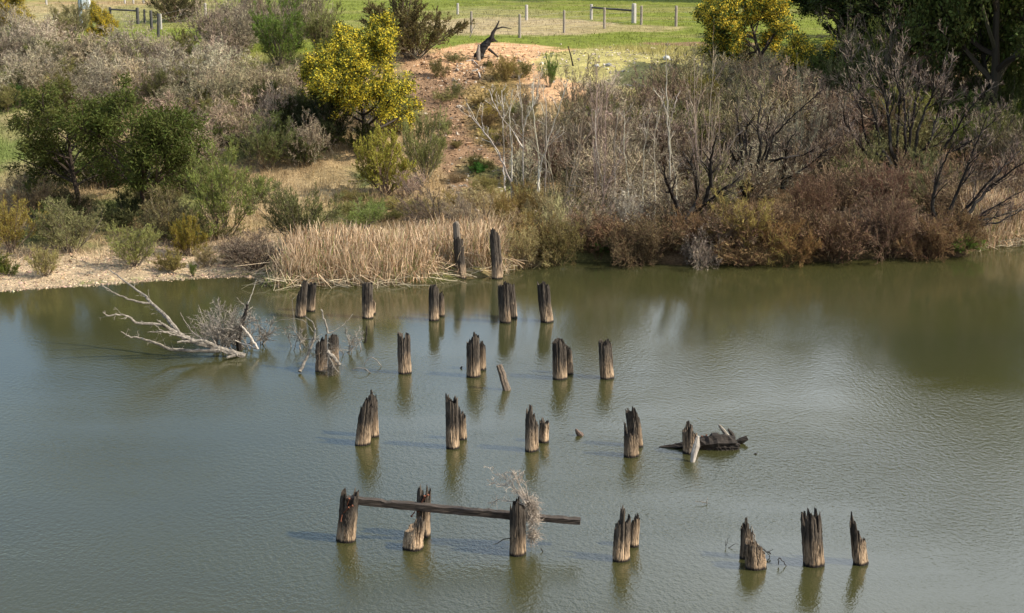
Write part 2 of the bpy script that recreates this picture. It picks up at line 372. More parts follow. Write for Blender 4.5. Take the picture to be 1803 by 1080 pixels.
gm = MB(); gm.add(np.stack([GX, GY, GZ], -1).reshape(-1, 3), np.stack([ii, ii + 1, ii + nx + 1, ii + nx], -1), gcol(GX.ravel(), GY.ravel()))
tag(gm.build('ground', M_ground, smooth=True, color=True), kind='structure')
wm = MB(); wx = np.array([-3500, -60, 60, 3500.]); wy = np.array([4., 30, 50, 74.]); WX, WY = np.meshgrid(wx, wy)
q = (np.arange(3)[:, None] * 4 + np.arange(3)[None]).ravel()
wm.add(np.stack([WX, WY, WX * 0], -1).reshape(-1, 3), np.stack([q, q + 1, q + 5, q + 4], -1))
tag(wm.build('water', M_water), kind='structure')

# ------------------------------------------------------------------ ground cover that nobody could count
def bladefield(N, xr, yr, keep, hgt, wid, name, colf, lean=.35, K=3):
    x = RNG.uniform(*xr, N); y = RNG.uniform(*yr, N); k = keep(x, y) > RNG.random(N); x = x[k]; y = y[k]; n = len(x)
    cx = np.round(x * 2.2) ; x = x + .25 * (RNG.random(n) - .5)
    h = RNG.uniform(*hgt, n) * (.5 + fbm(x / 1.3, y / 1.3, 71))
    d = nrm(np.stack([lean * RNG.normal(size=n), lean * RNG.normal(size=n), np.ones(n)], -1))
    paths, r = walk(np.stack([x, y, zT(x, y) - .02], -1), d, h, np.full(n, 1.), K, .22, -.15, RNG, .3)
    mb = MB(); ribbon(mb, paths, r * RNG.uniform(*wid, n)[:, None], colf(x, y)); return tag(mb.build(name, M_blade, color=True), kind='stuff')
def bank_keep(x, y):
    d = y - shoreY(x); k = sst(1.5, 5, d) * (.25 + .75 * sst(.35, .6, fbm(x / 1.7, y / 1.7, 81)))
    for c, rx, ry, col, s in PW:
        if col is ORANGE or col is SOIL: k = k * np.where(((x - c[0]) / rx) ** 2 + ((y - c[1]) / ry) ** 2 < 1, .12, 1)
    return k
tag(bladefield(150000, (-24, 26), (55, 89), bank_keep, (.10, .42), (.012, .03), 'bank_grass', lambda x, y: np.clip(gcol(x, y) * RNG.uniform(.8, 1.5, (len(x), 1)), 0, .8)), 'short straw and green grass covering the sloping river bank', 'grass')
tag(bladefield(60000, (-34, 36), (86, 126), lambda x, y: .2 + .8 * sst(.45, .6, fbm(x / 3, y / 1.3, 82)), (.05, .2), (.02, .04), 'field_grass', lambda x, y: np.clip(gcol(x, y) * RNG.uniform(.8, 1.4, (len(x), 1)), 0, .8)), 'bright green pasture grass on the flat field above the bank', 'grass')

def reedbed(name, pts, n, hr, label, green=.1):
    W = np.array([P(a, b) for a, b in pts]); t = RNG.random(n) * (len(W) - 1); i = t.astype(int); f = (t - i)[:, None]
    p = W[i] * (1 - f) + W[i + 1] * f; dep = RNG.random(n) ** 1.2
    p[:, 1] += dep * 2.6 - .1; p[:, 0] += .2 * RNG.normal(size=n)
    p[:, 2] = np.maximum(zT(p[:, 0], p[:, 1]), -.1) - .03
    g = fbm(p[:, 0] / .7, p[:, 1] / .7, 91)
    h = RNG.uniform(*hr, n) * (.62 + .6 * g) * np.interp(t, [0, .25, len(W) - 1.6, len(W) - 1], [.5, 1, 1, .7])
    d = nrm(np.stack([.22 * RNG.normal(size=n) + .05, .22 * RNG.normal(size=n), np.ones(n)], -1))
    paths, r = walk(p, d, h, np.full(n, 1.), 5, .12, -.03, RNG, .35)
    brk = RNG.random(n) < .42; paths[brk, 3:] += (paths[brk, 2:3] - paths[brk, 3:]) * 1.0 + np.stack([RNG.normal(size=brk.sum()) * .22, RNG.normal(size=brk.sum()) * .15, -.06 - .2 * RNG.random(brk.sum())], -1)[:, None, :] * np.array([1., 1.9])[None, :, None]
    col = np.array([.86, .65, .43]) * RNG.uniform(.4, 1.2, (n, 1)); gr = RNG.random(n) < green * (1.2 - dep); col[gr] = np.array([.24, .27, .09]) * RNG.uniform(.7, 1.3, (gr.sum(), 1))
    rd = RNG.random(n) < .2; col[rd] = np.array([.36, .22, .12])
    mb = MB(); ribbon(mb, paths, r * RNG.uniform(.018, .036, n)[:, None], col)
    k = n // 14; pk = RNG.choice(n, k, False); ps, rr = paths[pk][:, 3:5], np.full((k, 2), .016)   # seed heads
    tube(mb, ps, rr, 4, np.array([.42, .29, .17]), cap=False)
    # fallen stalks at the water's edge
    m = n // 16; j = RNG.choice(n, m); q = p[j].copy(); q[:, 1] -= .25; q[:, 2] = RNG.uniform(.01, .25, m)
    fp, fr = walk(q, nrm(np.stack([RNG.normal(size=m), .3 * RNG.normal(size=m) - .1, .12 * RNG.normal(size=m)], -1)), RNG.uniform(.4, 1.1, m), np.full(m, 1.), 4, .15, 0, RNG, .5)
    fp[..., 2] = np.maximum(fp[..., 2], .01); ribbon(mb, fp, fr * .025, np.tile([.62, .52, .36], (m, 1)))
    return tag(mb.build(name, M_blade, color=True), label, 'reeds', kind='stuff')
reedbed('reed_bed', [(488, 503), (540, 502), (620, 502), (700, 500), (780, 488), (840, 483), (880, 479)], 12500, (.8, 1.36), 'dry tan reeds standing in a long bed behind the two tall pilings', .14)
reedbed('reed_bed', [(1722, 438), (1760, 433), (1803, 430), (1870, 426), (1960, 424)], 5500, (1.0, 1.5), 'pale dry reeds at the right edge beyond the dark thicket', .2)
reedbed('reed_bed', [(478, 502), (495, 507), (540, 506)], 500, (.5, .8), 'short green and straw reeds at the left tip of the reed bed', .7)

def stones(mb, p, s, col):
    n = len(p); o = np.array([[1, 0, 0], [-1, 0, 0], [0, 1, 0], [0, -1, 0], [0, 0, 1], [0, 0, -1.]])
    v = p[:, None] + o[None] * s[:, None, None] * np.array([1, .85, .6]) * RNG.uniform(.6, 1.2, (n, 6, 1)) + .25 * s[:, None, None] * RNG.normal(size=(n, 6, 3))
    f = np.array([[0, 2, 4], [2, 1, 4], [1, 3, 4], [3, 0, 4], [2, 0, 5], [1, 2, 5], [3, 1, 5], [0, 3, 5]])
    mb.add(v.reshape(-1, 3), (np.arange(n)[:, None, None] * 6 + f[None]).reshape(-1, 3), np.repeat(col, 6, axis=0))
n = 15000; x = RNG.uniform(-24, -7.2, n); y = shoreY(x) + RNG.random(n) ** 1.5 * 4.6 - .15; mb = MB()
stones(mb, np.stack([x, y, zT(x, y)], -1), RNG.gamma(1.7, .012, n) + .008, np.array([.47, .35, .23]) * RNG.uniform(.45, 1.25, (n, 1)) * (1 + .06 * RNG.normal(size=(n, 3))))
tag(mb.build('beach_gravel', M_stone, color=True), 'loose pale gravel covering the narrow beach at the left water edge', 'gravel', kind='stuff')
mb = MB()
for (px, py), rx, ry, k in [((820, 220), 2.2, 9, 1500), ((790, 130), 3, 4, 600), ((520, 170), 5, 5, 900), ((900, 100), 4, 5, 500), ((870, 160), 2, 5, 500)]:
    c = G(px, py); x = c[0] + rx * .6 * RNG.normal(size=k); y = c[1] + ry * .6 * RNG.normal(size=k)
    stones(mb, np.stack([x, y, zT(x, y) + .01], -1), RNG.gamma(2, .022, k) + .02, np.clip(gcol(x, y) * RNG.uniform(.4, 1.5, (k, 1)), 0, .6))
tag(mb.build('soil_clods', M_stone, color=True), 'crumbly brown soil clods littering the eroded bank', 'soil', kind='stuff')
mb = MB()
for (px, py), rx, ry, k, sz in [((1140, 108), 5, 4.5, 520, .035), ((820, 200), 1.8, 8, 90, .03), ((830, 330), 1.4, 4, 90, .045), ((520, 170), 5, 5, 260, .05), ((960, 110), 4, 3, 90, .04), ((800, 130), 2, 4, 90, .04), ((1180, 150), 4, 5, 160, .05)]:
    c = G(px, py); x = c[0] + rx * .6 * RNG.normal(size=k); y = c[1] + ry * .6 * RNG.normal(size=k)
    stones(mb, np.stack([x, y, zT(x, y) + .01], -1), RNG.gamma(2, sz * .5, k) + .02, np.array([.50, .42, .33]) * RNG.uniform(.4, 1.3, (k, 1)))
tag(mb.build('loose_stones', M_stone, color=True), 'loose pale stones scattered over the eroded upper bank', 'stones', kind='stuff')

# ------------------------------------------------------------------ plant shapes (unit height), each a pair of meshes: branches and foliage
def stems0(rng, n, spread, H, r, K, wob, up, base=.05):
    az = rng.uniform(0, 2 * np.pi, n); ti = np.radians(spread) * np.sqrt(rng.random(n))
    d = np.stack([np.sin(ti) * np.cos(az), np.sin(ti) * np.sin(az), np.cos(ti)], -1)
    p = np.stack([base * rng.normal(size=n), base * rng.normal(size=n), np.full(n, -.03)], -1)
    return walk(p, d, H * rng.uniform(.65, 1, n), r * rng.uniform(.7, 1.2, n), K, wob, up, rng, .4)
def sh_twiggy(seed, n0=22, spread=64, n1=7, n2=6, n3=5, up=.06, wob=.2, fine=.0062, droop=0., leafy=0):
    rng = np.random.default_rng(seed); a, ar = stems0(rng, n0, spread, 1., .009, 6, wob * .7, up, .07)
    b, br = grow(a, ar, n1, (.2, .95), (20, 50), (.35, .6), 4, wob, up, .6, rng)
    c, cr = grow(b, br, n2, (.15, .95), (20, 55), (.4, .75), 4, wob, up - droop, .6, rng)
    d, dr = grow(c, cr, n3, (.15, .98), (20, 60), (.4, .8), 3, wob, up - droop, .6, rng)
    mb = MB(); tube(mb, a, ar, 4, cap=False); tube(mb, b, br, 3)
    fm = MB(); ribbon(fm, c, np.maximum(cr * 2, fine)); ribbon(fm, d, np.full(dr.shape, fine))
    if leafy:
        p, q = samp(d, leafy, rng); leaves(fm, p, q + .5 * rng.normal(size=q.shape), .03 * rng.uniform(.6, 1.3, len(p)), .007, rng)
    return mb, fm
def sh_leafy(seed, n0=16, spread=48, n1=8, n2=8, nl=14, L=.045, Wd=.008, up=.12, wob=.14):
    rng = np.random.default_rng(seed); a, ar = stems0(rng, n0, spread, .98, .010, 6, wob, up, .06)
    b, br = grow(a, ar, n1, (.15, .98), (18, 42), (.35, .6), 4, wob, up, .6, rng)
    c, cr = grow(b, br, n2, (.1, .98), (15, 45), (.4, .7), 3, wob, up, .6, rng)
    mb = MB(); tube(mb, a, ar, 4, cap=False); tube(mb, b, br, 3); ribbon(mb, c, cr * 2)
    fm = MB(); p, q = samp(c, nl, rng); leaves(fm, p, q + .55 * rng.normal(size=q.shape) + np.array([0, 0, .15]), L * rng.uniform(.6, 1.3, len(p)), Wd, rng)
    return mb, fm
def sh_tree(seed, trunk=.4, n1=10, n2=8, n3=7, nl=26, L=.032, Wd=.012, ang=(35, 75), lim=(.75, 1.15), blossom=0, r0=.022, layer=.25, flat=.0, cover=.45):
    rng = np.random.default_rng(seed)
    a, ar = walk(np.array([[0, 0, -.02]]), nrm(np.array([[.06, .02, 1.]])), np.array([.80]), np.array([r0]), 9, .09, .05, rng, .25)
    b, br = grow(a, ar, n1, (trunk, .97), ang, lim, 6, .14, .10, .6, rng, lens=.62)
    c, cr = grow(b, br, n2, (.25, .98), (25, 60), (.35, .6), 4, .18, .03, .55, rng)
    d, dr = grow(c, cr, n3, (.2, .98), (25, 70), (.4, .75), 4, .2, -.02, .5, rng)
    mb = MB(); tube(mb, a, ar, 8); tube(mb, b, br, 5, cap=False); tube(mb, c, cr, 3); ribbon(mb, d, dr * 2)
    fm = MB(); keep = rng.random(len(d)) < 1 - layer; dd = d[keep]
    p, q = samp(dd, nl, rng, .05); sprd = .022 * rng.normal(size=p.shape)
    leaves(fm, p + sprd, q + .8 * rng.normal(size=q.shape) + np.array([0, 0, -.15]), L * rng.uniform(.5, 1.3, len(p)), Wd, rng)
    if not blossom: return mb, fm
    bm = MB(); top = dd[rng.random(len(dd)) < cover + .0]; p, q = samp(top, blossom, rng, .3); leaves(bm, p + .018 * rng.normal(size=p.shape), rng.normal(size=q.shape) + np.array([0, 0, .3]), .017 * rng.uniform(.5, 1.3, len(p)), .012, rng)
    return mb, fm, bm
def sh_bare(seed, n0=8, spread=26, n1=8, n2=7, n3=6, r=.009, up=.10, wob=.12, fine=.0034, ang=(15, 38), K=9, n4=3):
    rng = np.random.default_rng(seed); a, ar = stems0(rng, n0, spread, 1.0, r, K, wob, up, .04)
    b, br = grow(a, ar, n1, (.2, .95), ang, (.35, .6), 6, wob, up, .6, rng)
    c, cr = grow(b, br, n2, (.15, .97), (15, 42), (.35, .65), 5, wob, up, .6, rng)
    d, dr = grow(c, cr, n3, (.1, .97), (15, 45), (.35, .7), 3, wob, up, .6, rng)
    mb = MB(); tube(mb, a, ar, 6, cap=False); tube(mb, b, br, 4, cap=False)
    fm = MB(); ribbon(mb, c, np.maximum(cr * 2, fine * 1.3)); ribbon(fm, d, np.full(dr.shape, fine))
    if n4:
        e, er = grow(d, dr, n4, (.1, .97), (15, 50), (.4, .8), 3, wob, up * .5, .6, rng); ribbon(fm, e, np.full(er.shape, fine * .8))
    return mb, fm

PROTO = {}
def proto(kind, fn, seeds, mats, names, **k):
    out = []
    for s in seeds:
        ms = fn(s, **k); out.append([m.mesh(f'{kind}_{nm}', mt, smooth=False) for m, mt, nm in zip(ms, mats, names)])
    PROTO[kind] = (out, names)
TW = (M_bark, M_twig); LF = (M_bark, M_leaf)
proto('dry', sh_twiggy, (1, 2, 3), TW, ('branches', 'twigs'), droop=.12, wob=.24)
proto('brown', sh_twiggy, (4, 5, 6), TW, ('branches', 'twigs'), spread=54, fine=.0060, up=.1, n2=6, n3=4)
proto('open', sh_bare, (56, 57, 58), TW, ('stems', 'twigs'), n0=11, spread=52, n1=7, n2=6, n3=5, n4=0, r=.0065, fine=.0042, wob=.19, up=.07, ang=(18, 50))
proto('rust', sh_twiggy, (7, 8), (M_bark, M_leaf), ('branches', 'foliage'), spread=66, n3=4, leafy=3)
proto('olive', sh_leafy, (10, 11, 12), LF, ('branches', 'foliage'))
proto('bushy', sh_leafy, (13, 14), LF, ('branches', 'foliage'), n0=20, spread=62, nl=18, L=.04, Wd=.012)
proto('wattle', sh_tree, (20, 21), LF, ('trunk', 'crown'), layer=.16, n1=20, trunk=.17, ang=(40, 85), lim=(.75, 1.25), nl=22, n2=8, Wd=.009, L=.036)
proto('bloom', sh_tree, (31, 32), (M_bark, M_leaf, M_bloom), ('trunk', 'crown', 'blossom'), blossom=34, ang=(40, 95), layer=.05, n1=26, nl=16, trunk=.10, cover=.75)
proto('evergreen', sh_tree, (41, 42), LF, ('trunk', 'crown'), n1=16, n2=9, n3=8, nl=26, L=.026, Wd=.012, trunk=.12, layer=.1, lim=(.7, 1.0), r0=.03)
proto('pale', sh_bare, (51, 52, 53), TW, ('stems', 'twigs'), n0=5, spread=42, n1=6, n2=5, n3=4, n4=0, r=.0075, fine=.0032, wob=.22, up=.05, ang=(20, 58))
proto('spread', sh_bare, (61, 62), TW, ('stems', 'twigs'), n0=13, spread=66, r=.013, wob=.15, up=.09, ang=(20, 45), n1=8, n2=7, n3=5, n4=2, fine=.0032)

LEAFT = np.array([1.25, 1.14, .85]); TWT = np.array([1.0, .95, .84])
plants = []    # for labels
USE = {}
def plant(kind, px, by, h, w, cols, name, cat, look=None, label=None, group=None, var=None, lean=(0, 0), pos=None, rz=None):
    p = G(px, by) if pos is None else pos
    s = mpp(p); hh = h * s; ww = w * s
    vs, nm = PROTO[kind]; i = (USE.get(kind, 0) if var is None else var) % len(vs); USE[kind] = USE.get(kind, 0) + 1
    e = empty(name, (p[0], p[1], p[2] - .04), RNG.uniform(0, 6.28) if rz is None else rz)
    if isinstance(cols, tuple): cols = [cols] * len(nm)
    j = RNG.uniform(.85, 1.15)
    for me, n_, c in zip(vs[i], nm, cols):
        o = bpy.data.objects.new(n_, me); C.objects.link(o); o.parent = e; c = np.array(c) * j * (1 + .04 * RNG.normal(size=3)) * (LEAFT if n_ in ('foliage', 'crown') and kind != 'rust' else TWT); o.color = (*np.clip(c, 0, 1), 1)
    ext = BW[kind]
    e.scale = (ww / ext[0], ww / ext[0], hh / ext[1]); e.rotation_euler[0] = lean[0]; e.rotation_euler[1] = lean[1]
    tag(e, label, cat, group)
    if label is None: plants.append((e, look, px, by - h * .5, group))
    return e
BW = {}
for k, (vs, nm) in PROTO.items():
    v = []
    for me in vs[0]:
        a = np.empty(len(me.vertices) * 3); me.vertices.foreach_get('co', a); v.append(a.reshape(-1, 3))
    v = np.concatenate(v); r = np.hypot(v[:, 0], v[:, 1]); BW[k] = (2 * np.quantile(r, .95) if k != 'x' else 1, np.quantile(v[:, 2], .985))

DRY = (.34, .285, .225); BARK = (.16, .125, .10); BRN = (.205, .15, .105); GRY = (.30, .25, .21); RUSTC = (.29, .155, .075); GOLD = (.27, .20, .075); OLV = (.165, .175, .062); DKG = (.045, .075, .018)
YGR = (.25, .26, .06); GGR = (.19, .19, .115); PALEB = (.52, .46, .38); BLK = (.024, .019, .016); YEL = (.83, .635, .075); MID = (.10, .14, .035)

# --- thickets
def inpoly(x, y, poly):
    r = False; j = len(poly) - 1
    for i in range(len(poly)):
        xi, yi = poly[i]; xj, yj = poly[j]
        if (yi > y) != (yj > y) and x < (xj - xi) * (y - yi) / (yj - yi) + xi: r = not r
        j = i
    return r
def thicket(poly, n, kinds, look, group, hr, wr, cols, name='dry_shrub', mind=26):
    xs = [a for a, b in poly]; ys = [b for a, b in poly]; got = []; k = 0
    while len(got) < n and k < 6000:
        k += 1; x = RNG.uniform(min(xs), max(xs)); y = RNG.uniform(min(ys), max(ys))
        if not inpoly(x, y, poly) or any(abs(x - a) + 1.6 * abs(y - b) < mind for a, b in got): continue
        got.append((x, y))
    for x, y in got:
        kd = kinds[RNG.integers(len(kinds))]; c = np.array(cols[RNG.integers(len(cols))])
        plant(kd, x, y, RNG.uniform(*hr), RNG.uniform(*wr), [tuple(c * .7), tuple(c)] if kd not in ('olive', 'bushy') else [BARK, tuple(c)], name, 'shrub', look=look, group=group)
# --- single plants of the left bank
plant('wattle', 140, 366, 205, 235, [(.06, .045, .035), (.062, .082, .02)], 'wattle_tree', 'tree', label='dark green feathery tree on a thin trunk, left one of the pair above the beach', group='dark feathery trees on the left bank')
plant('wattle', 255, 390, 232, 230, [(.06, .045, .035), (.058, .08, .019)], 'wattle_tree', 'tree', label='dark green feathery tree, right one of the pair above the beach', group='dark feathery trees on the left bank', var=1)
plant('bloom', 640, 250, 205, 235, [(.05, .04, .032), (.10, .12, .03), YEL], 'flowering_wattle', 'tree', label='wattle tree covered in bright yellow blossom, left of the bare eroded track', group='yellow blossoming trees')
plant('bloom', 1345, 152, 190, 215, [(.05, .04, .032), (.085, .11, .03), YEL], 'flowering_wattle', 'tree', label='blossoming wattle at the top right, beside the dark evergreens', group='yellow blossoming trees', var=1)
plant('bloom', 22, 70, 90, 110, [(.08, .065, .05), (.15, .15, .06), (.62, .48, .06)], 'flowering_wattle', 'tree', label='sparse grey green wattle with dull yellow flowers in the top left corner', group='yellow blossoming trees')
plant('bloom', 178, 85, 75, 60, [(.08, .065, .05), (.16, .15, .07), (.75, .55, .04)], 'flowering_wattle', 'shrub', label='small wattle with a few yellow flowers beside the dark fence rail', group='yellow blossoming trees', var=0)
sh = [('olive', 395, 420, 165, 125, OLV, 'tall olive green shrub', 'right of the dark tree pair, reaching above the beach'),
      ('olive', 530, 434, 132, 118, (.15, .165, .075), 'rounded olive shrub', 'alone left of the reed bed'),
      ('olive', 236, 470, 84, 96, (.20, .20, .085), 'broad olive shrub', 'growing on the gravel beach under the dark trees'),
      ('bushy', 335, 452, 72, 62, (.27, .25, .06), 'yellow green shrub', 'at the back of the beach left of the dark hollow'),
      ('olive', 128, 446, 92, 125, GGR, 'grey green shrub', 'below the left dark feathery tree'),
      ('olive', 20, 445, 118, 90, (.24, .22, .07), 'yellowish olive shrub', 'at the left picture edge behind the beach'),
      ('bushy', 12, 486, 38, 44, (.15, .20, .05), 'low green bush', 'on the beach at the left picture edge'),
      ('olive', 80, 488, 62, 56, (.30, .25, .13), 'thin straw coloured shrub', 'alone on the open gravel at left'),
      ('olive', 300, 425, 95, 90, (.16, .14, .09), 'grey brown shrub', 'between the right dark tree and the beach'),
      ('olive', 645, 405, 58, 78, (.17, .19, .08), 'thin green shrub', 'in straw grass above the reed bed'),
      ('bushy', 680, 342, 115, 112, YGR, 'dense yellow green bush', 'below the big blossoming wattle'),
      ('olive', 748, 325, 138, 88, (.17, .18, .08), 'upright grey green shrub', 'right of the dense yellow green bush'),
      ('brown', 718, 350, 52, 60, (.36, .28, .22), 'low tangle of grey twigs', 'at the foot of the dense yellow green bush'),
      ('bushy', 730, 103, 122, 180, (.12, .115, .055), 'big dark olive shrub', 'on the bank crest left of the charred stump'),
      ('olive', 492, 125, 130, 110, (.12, .17, .04), 'fresh green upright shrub', 'on the crest left of the yellow wattle'),
      ('olive', 566, 110, 115, 90, (.14, .15, .06), 'dull green shrub', 'behind the yellow wattle'),
      ('bushy', 305, 40, 60, 95, (.085, .085, .045), 'dark olive shrub', 'beside the fence at the top left'),
      ('olive', 130, 70, 70, 80, (.18, .17, .09), 'grey green shrub', 'in front of the steel pole at the top left'),
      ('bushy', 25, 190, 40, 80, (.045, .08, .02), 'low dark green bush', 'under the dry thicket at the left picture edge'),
      ('dry', 545, 290, 90, 85, (.36, .28, .22), 'grey twiggy shrub', 'in the dark gap left of the dense yellow green bush'),
      ('olive', 470, 300, 95, 110, (.12, .13, .06), 'dull dark shrub', 'behind the tall olive green shrub'),
      ('olive', 470, 262, 70, 60, (.22, .27, .06), 'lime green shrub', 'halfway up the bank left of the yellow wattle'),
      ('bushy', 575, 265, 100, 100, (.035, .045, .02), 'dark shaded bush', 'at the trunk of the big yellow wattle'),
      ('bushy', 640, 272, 55, 80, (.07, .085, .03), 'low green bush', 'in front of the big yellow wattle trunk'),
      ('olive', 700, 215, 75, 70, (.15, .16, .07), 'dull olive shrub', 'right of the big yellow wattle by the eroded track'),
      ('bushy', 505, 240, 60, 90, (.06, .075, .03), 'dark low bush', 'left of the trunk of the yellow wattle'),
      ('brown', 450, 474, 66, 110, (.15, .11, .085), 'matted brown brush', 'overhanging the dark hollow beside the reed bed'),
      ('brown', 420, 462, 50, 80, (.22, .16, .12), 'low brown brush', 'left of the dark hollow above the beach'),
      ('olive', 365, 470, 40, 50, (.26, .2, .12), 'small straw tussock shrub', 'at the back edge of the beach near the middle'),
      ('olive', 340, 488, 32, 18, (.12, .16, .04), 'tiny green reed clump', 'at the water edge on the gravel beach'),
      ('bushy', 300, 478, 42, 60, (.25, .21, .10), 'low straw and green bush', 'at the back beach left of the tiny green clump'),
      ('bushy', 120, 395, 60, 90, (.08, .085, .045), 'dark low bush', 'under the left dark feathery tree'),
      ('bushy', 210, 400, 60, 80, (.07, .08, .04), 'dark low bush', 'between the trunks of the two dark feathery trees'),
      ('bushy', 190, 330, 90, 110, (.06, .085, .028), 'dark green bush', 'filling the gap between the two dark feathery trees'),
      ('olive', 330, 340, 80, 90, (.12, .12, .06), 'dull olive shrub', 'right of the right dark feathery tree'),
      ('bushy', 860, 118, 14, 20, (.06, .09, .03), 'tiny dark weed', 'on the orange soil by the charred stump'),
      ('bushy', 843, 306, 20, 34, (.10, .26, .05), 'bright green broad leaved weed', 'at the foot of the eroded track'),
      ('olive', 968, 155, 60, 30, (.10, .17, .04), 'narrow green shrub', 'on the right rim of the orange bare soil')]
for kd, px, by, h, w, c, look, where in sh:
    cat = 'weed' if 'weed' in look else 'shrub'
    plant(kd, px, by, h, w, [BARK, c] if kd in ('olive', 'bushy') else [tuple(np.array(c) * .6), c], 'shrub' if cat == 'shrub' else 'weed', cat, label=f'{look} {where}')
# --- single plants of the right bank
for kd, px, by, h, w, c, nm, lab in [
    ('evergreen', 1555, 108, 240, 230, (.035, .052, .016), 'evergreen_tree', 'very dark evergreen tree behind the yellow wattle at top right'),
    ('evergreen', 1650, 118, 290, 270, (.038, .055, .016), 'evergreen_tree', 'dark evergreen tree in the middle of the top right group'),
    ('evergreen', 1745, 230, 430, 280, (.075, .10, .03), 'evergreen_tree', 'mid green evergreen tree near the right picture edge'),
    ('evergreen', 1880, 220, 520, 320, (.065, .09, .028), 'evergreen_tree', 'green evergreen tree cut by the right picture edge'),
    ('evergreen', 1480, 68, 150, 200, (.03, .045, .015), 'evergreen_tree', 'dark evergreen crown farthest back at top right'),
    ('evergreen', 1600, 85, 220, 220, (.03, .045, .015), 'evergreen_tree', 'dark evergreen tree standing behind the bare grey treetops')]:
    plant(kd, px, by, h, w, [(.05, .04, .03), c], nm, 'tree', label=lab, group='evergreen trees at the top right')
for i, (X, Y, hm, wm_) in enumerate([(7, 131, 21, 11), (14, 129, 23, 12), (21, 133, 22, 12), (28, 128, 23, 13), (36, 132, 22, 13)]):  # unseen trees beyond the top edge, added to deepen the reflection at right
    p_ = np.array([X, Y, float(zT(X, Y))]); m_ = mpp(p_)
    plant('evergreen', 0, 0, hm / m_, wm_ / m_, [(.10, .08, .05), (.15, .13, .05)], 'evergreen_tree', 'tree', label='unseen tall tree beyond the field, added for its reflection on the right water', group='unseen tall trees added for the reflection', pos=p_)
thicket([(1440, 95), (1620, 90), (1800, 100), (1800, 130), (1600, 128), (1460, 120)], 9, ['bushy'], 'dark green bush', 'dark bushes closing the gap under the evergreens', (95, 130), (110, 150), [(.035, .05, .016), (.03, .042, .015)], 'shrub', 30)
for px, by, h, w, c, lab in [(1790, 240, 60, 60, (.20, .28, .05), 'lime green bush at the right picture edge under the evergreens'), (1450, 190, 80, 100, (.11, .13, .05), 'dull green bush below the second yellow wattle'),
        (1500, 150, 90, 90, (.10, .12, .05), 'olive bush in front of the darkest evergreen'), (1430, 230, 70, 80, (.17, .2, .07), 'light olive bush between the two dark spreading trees'), (1700, 290, 110, 90, (.18, .22, .07), 'fresh green bush behind the branches of the right spreading tree'),
        (1600, 250, 110, 90, (.22, .24, .07), 'yellow green bush seen through the right spreading tree'), (1520, 230, 90, 70, (.2, .23, .08), 'pale green bush left of the right spreading tree'), (1250, 225, 90, 60, (.17, .15, .03), 'mustard green bush among pale stems at right centre'),
        (1475, 330, 50, 70, (.17, .25, .06), 'small lime bush low between the two dark spreading trees'), (1310, 140, 60, 70, (.05, .065, .03), 'dark bush at the foot of the second yellow wattle'), (1060, 440, 30, 70, (.09, .17, .04), 'bright green bush at the water line right of the golden brush'), (1195, 440, 30, 50, (.09, .16, .04), 'small green bush at the water line in mid thicket'), (1690, 440, 30, 90, (.14, .22, .05), 'green bush at the water line near the right reeds')]:
    plant('bushy' if h < 100 else 'olive', px, by, h, w, [BARK, c], 'shrub', 'shrub', label=lab)
def limbtree(name, label, base, limbs, r0, r1, cols, group=None, Yf=-1.6, conv=lambda a, b: (a, b), tw=(10, 6, 5), tl=(.16, .34), up=.12, seed=1):
    """tree with each main limb laid out on its own line, rising from the ground at base and reaching towards the water"""
    rng = np.random.default_rng(seed); g = G(*base); g[2] -= .05; e = empty(name, g); m1 = MB(); m2 = MB()
    for q in limbs:
        pts = [conv(*a) for a in q]; top = max(b for a, b in pts); n = len(pts)
        w = np.array([PY(a, b, g[1] + Yf * (.15 + .85 * i / n) * (top - b + 20) / (top - pts[-1][1] + 40) + .3 * rng.normal()) for i, (a, b) in enumerate(pts)]) - g
        K = 5 * n; tt = np.linspace(0, n - 1, K); w = np.stack([np.interp(tt, np.arange(n), w[:, j]) for j in range(3)], -1)
        w[1:-1] = .25 * w[:-2] + .5 * w[1:-1] + .25 * w[2:]; w[1:-1] = .25 * w[:-2] + .5 * w[1:-1] + .25 * w[2:]; w += .015 * rng.normal(size=w.shape)
        r = np.linspace(r0 * rng.uniform(.7, 1.1), r1, K); tube(m1, w, r, 7, rough=.06, cap=False)
        a, ar = grow(w[None], r[None], tw[0], (.3, .99), (18, 50), tl, 6, .14, up, .5, rng); ar = np.maximum(ar, .007); tube(m1, a, ar, 4, cap=False)
        c, cr = grow(a, ar, tw[1], (.15, .98), (18, 48), (.4, .75), 5, .15, up, .6, rng); ribbon(m2, c, np.maximum(cr * 2, .013))
        d, dr = grow(c, cr, tw[2], (.15, .98), (18, 50), (.4, .8), 4, .16, up, .6, rng); ribbon(m2, d, np.full(dr.shape, .011))
    for mb, nm, mt, c in ((m1, 'limbs', M_bark, cols[0]), (m2, 'twigs', M_twig, cols[1])): o = mb.build(nm, mt, e); o.color = (*c, 1)
    return tag(e, label, 'tree', group)
z3 = lambda a, b: (1200 + a / 2.99, b / 2.99)
DG = 'dark leafless trees in the thicket'
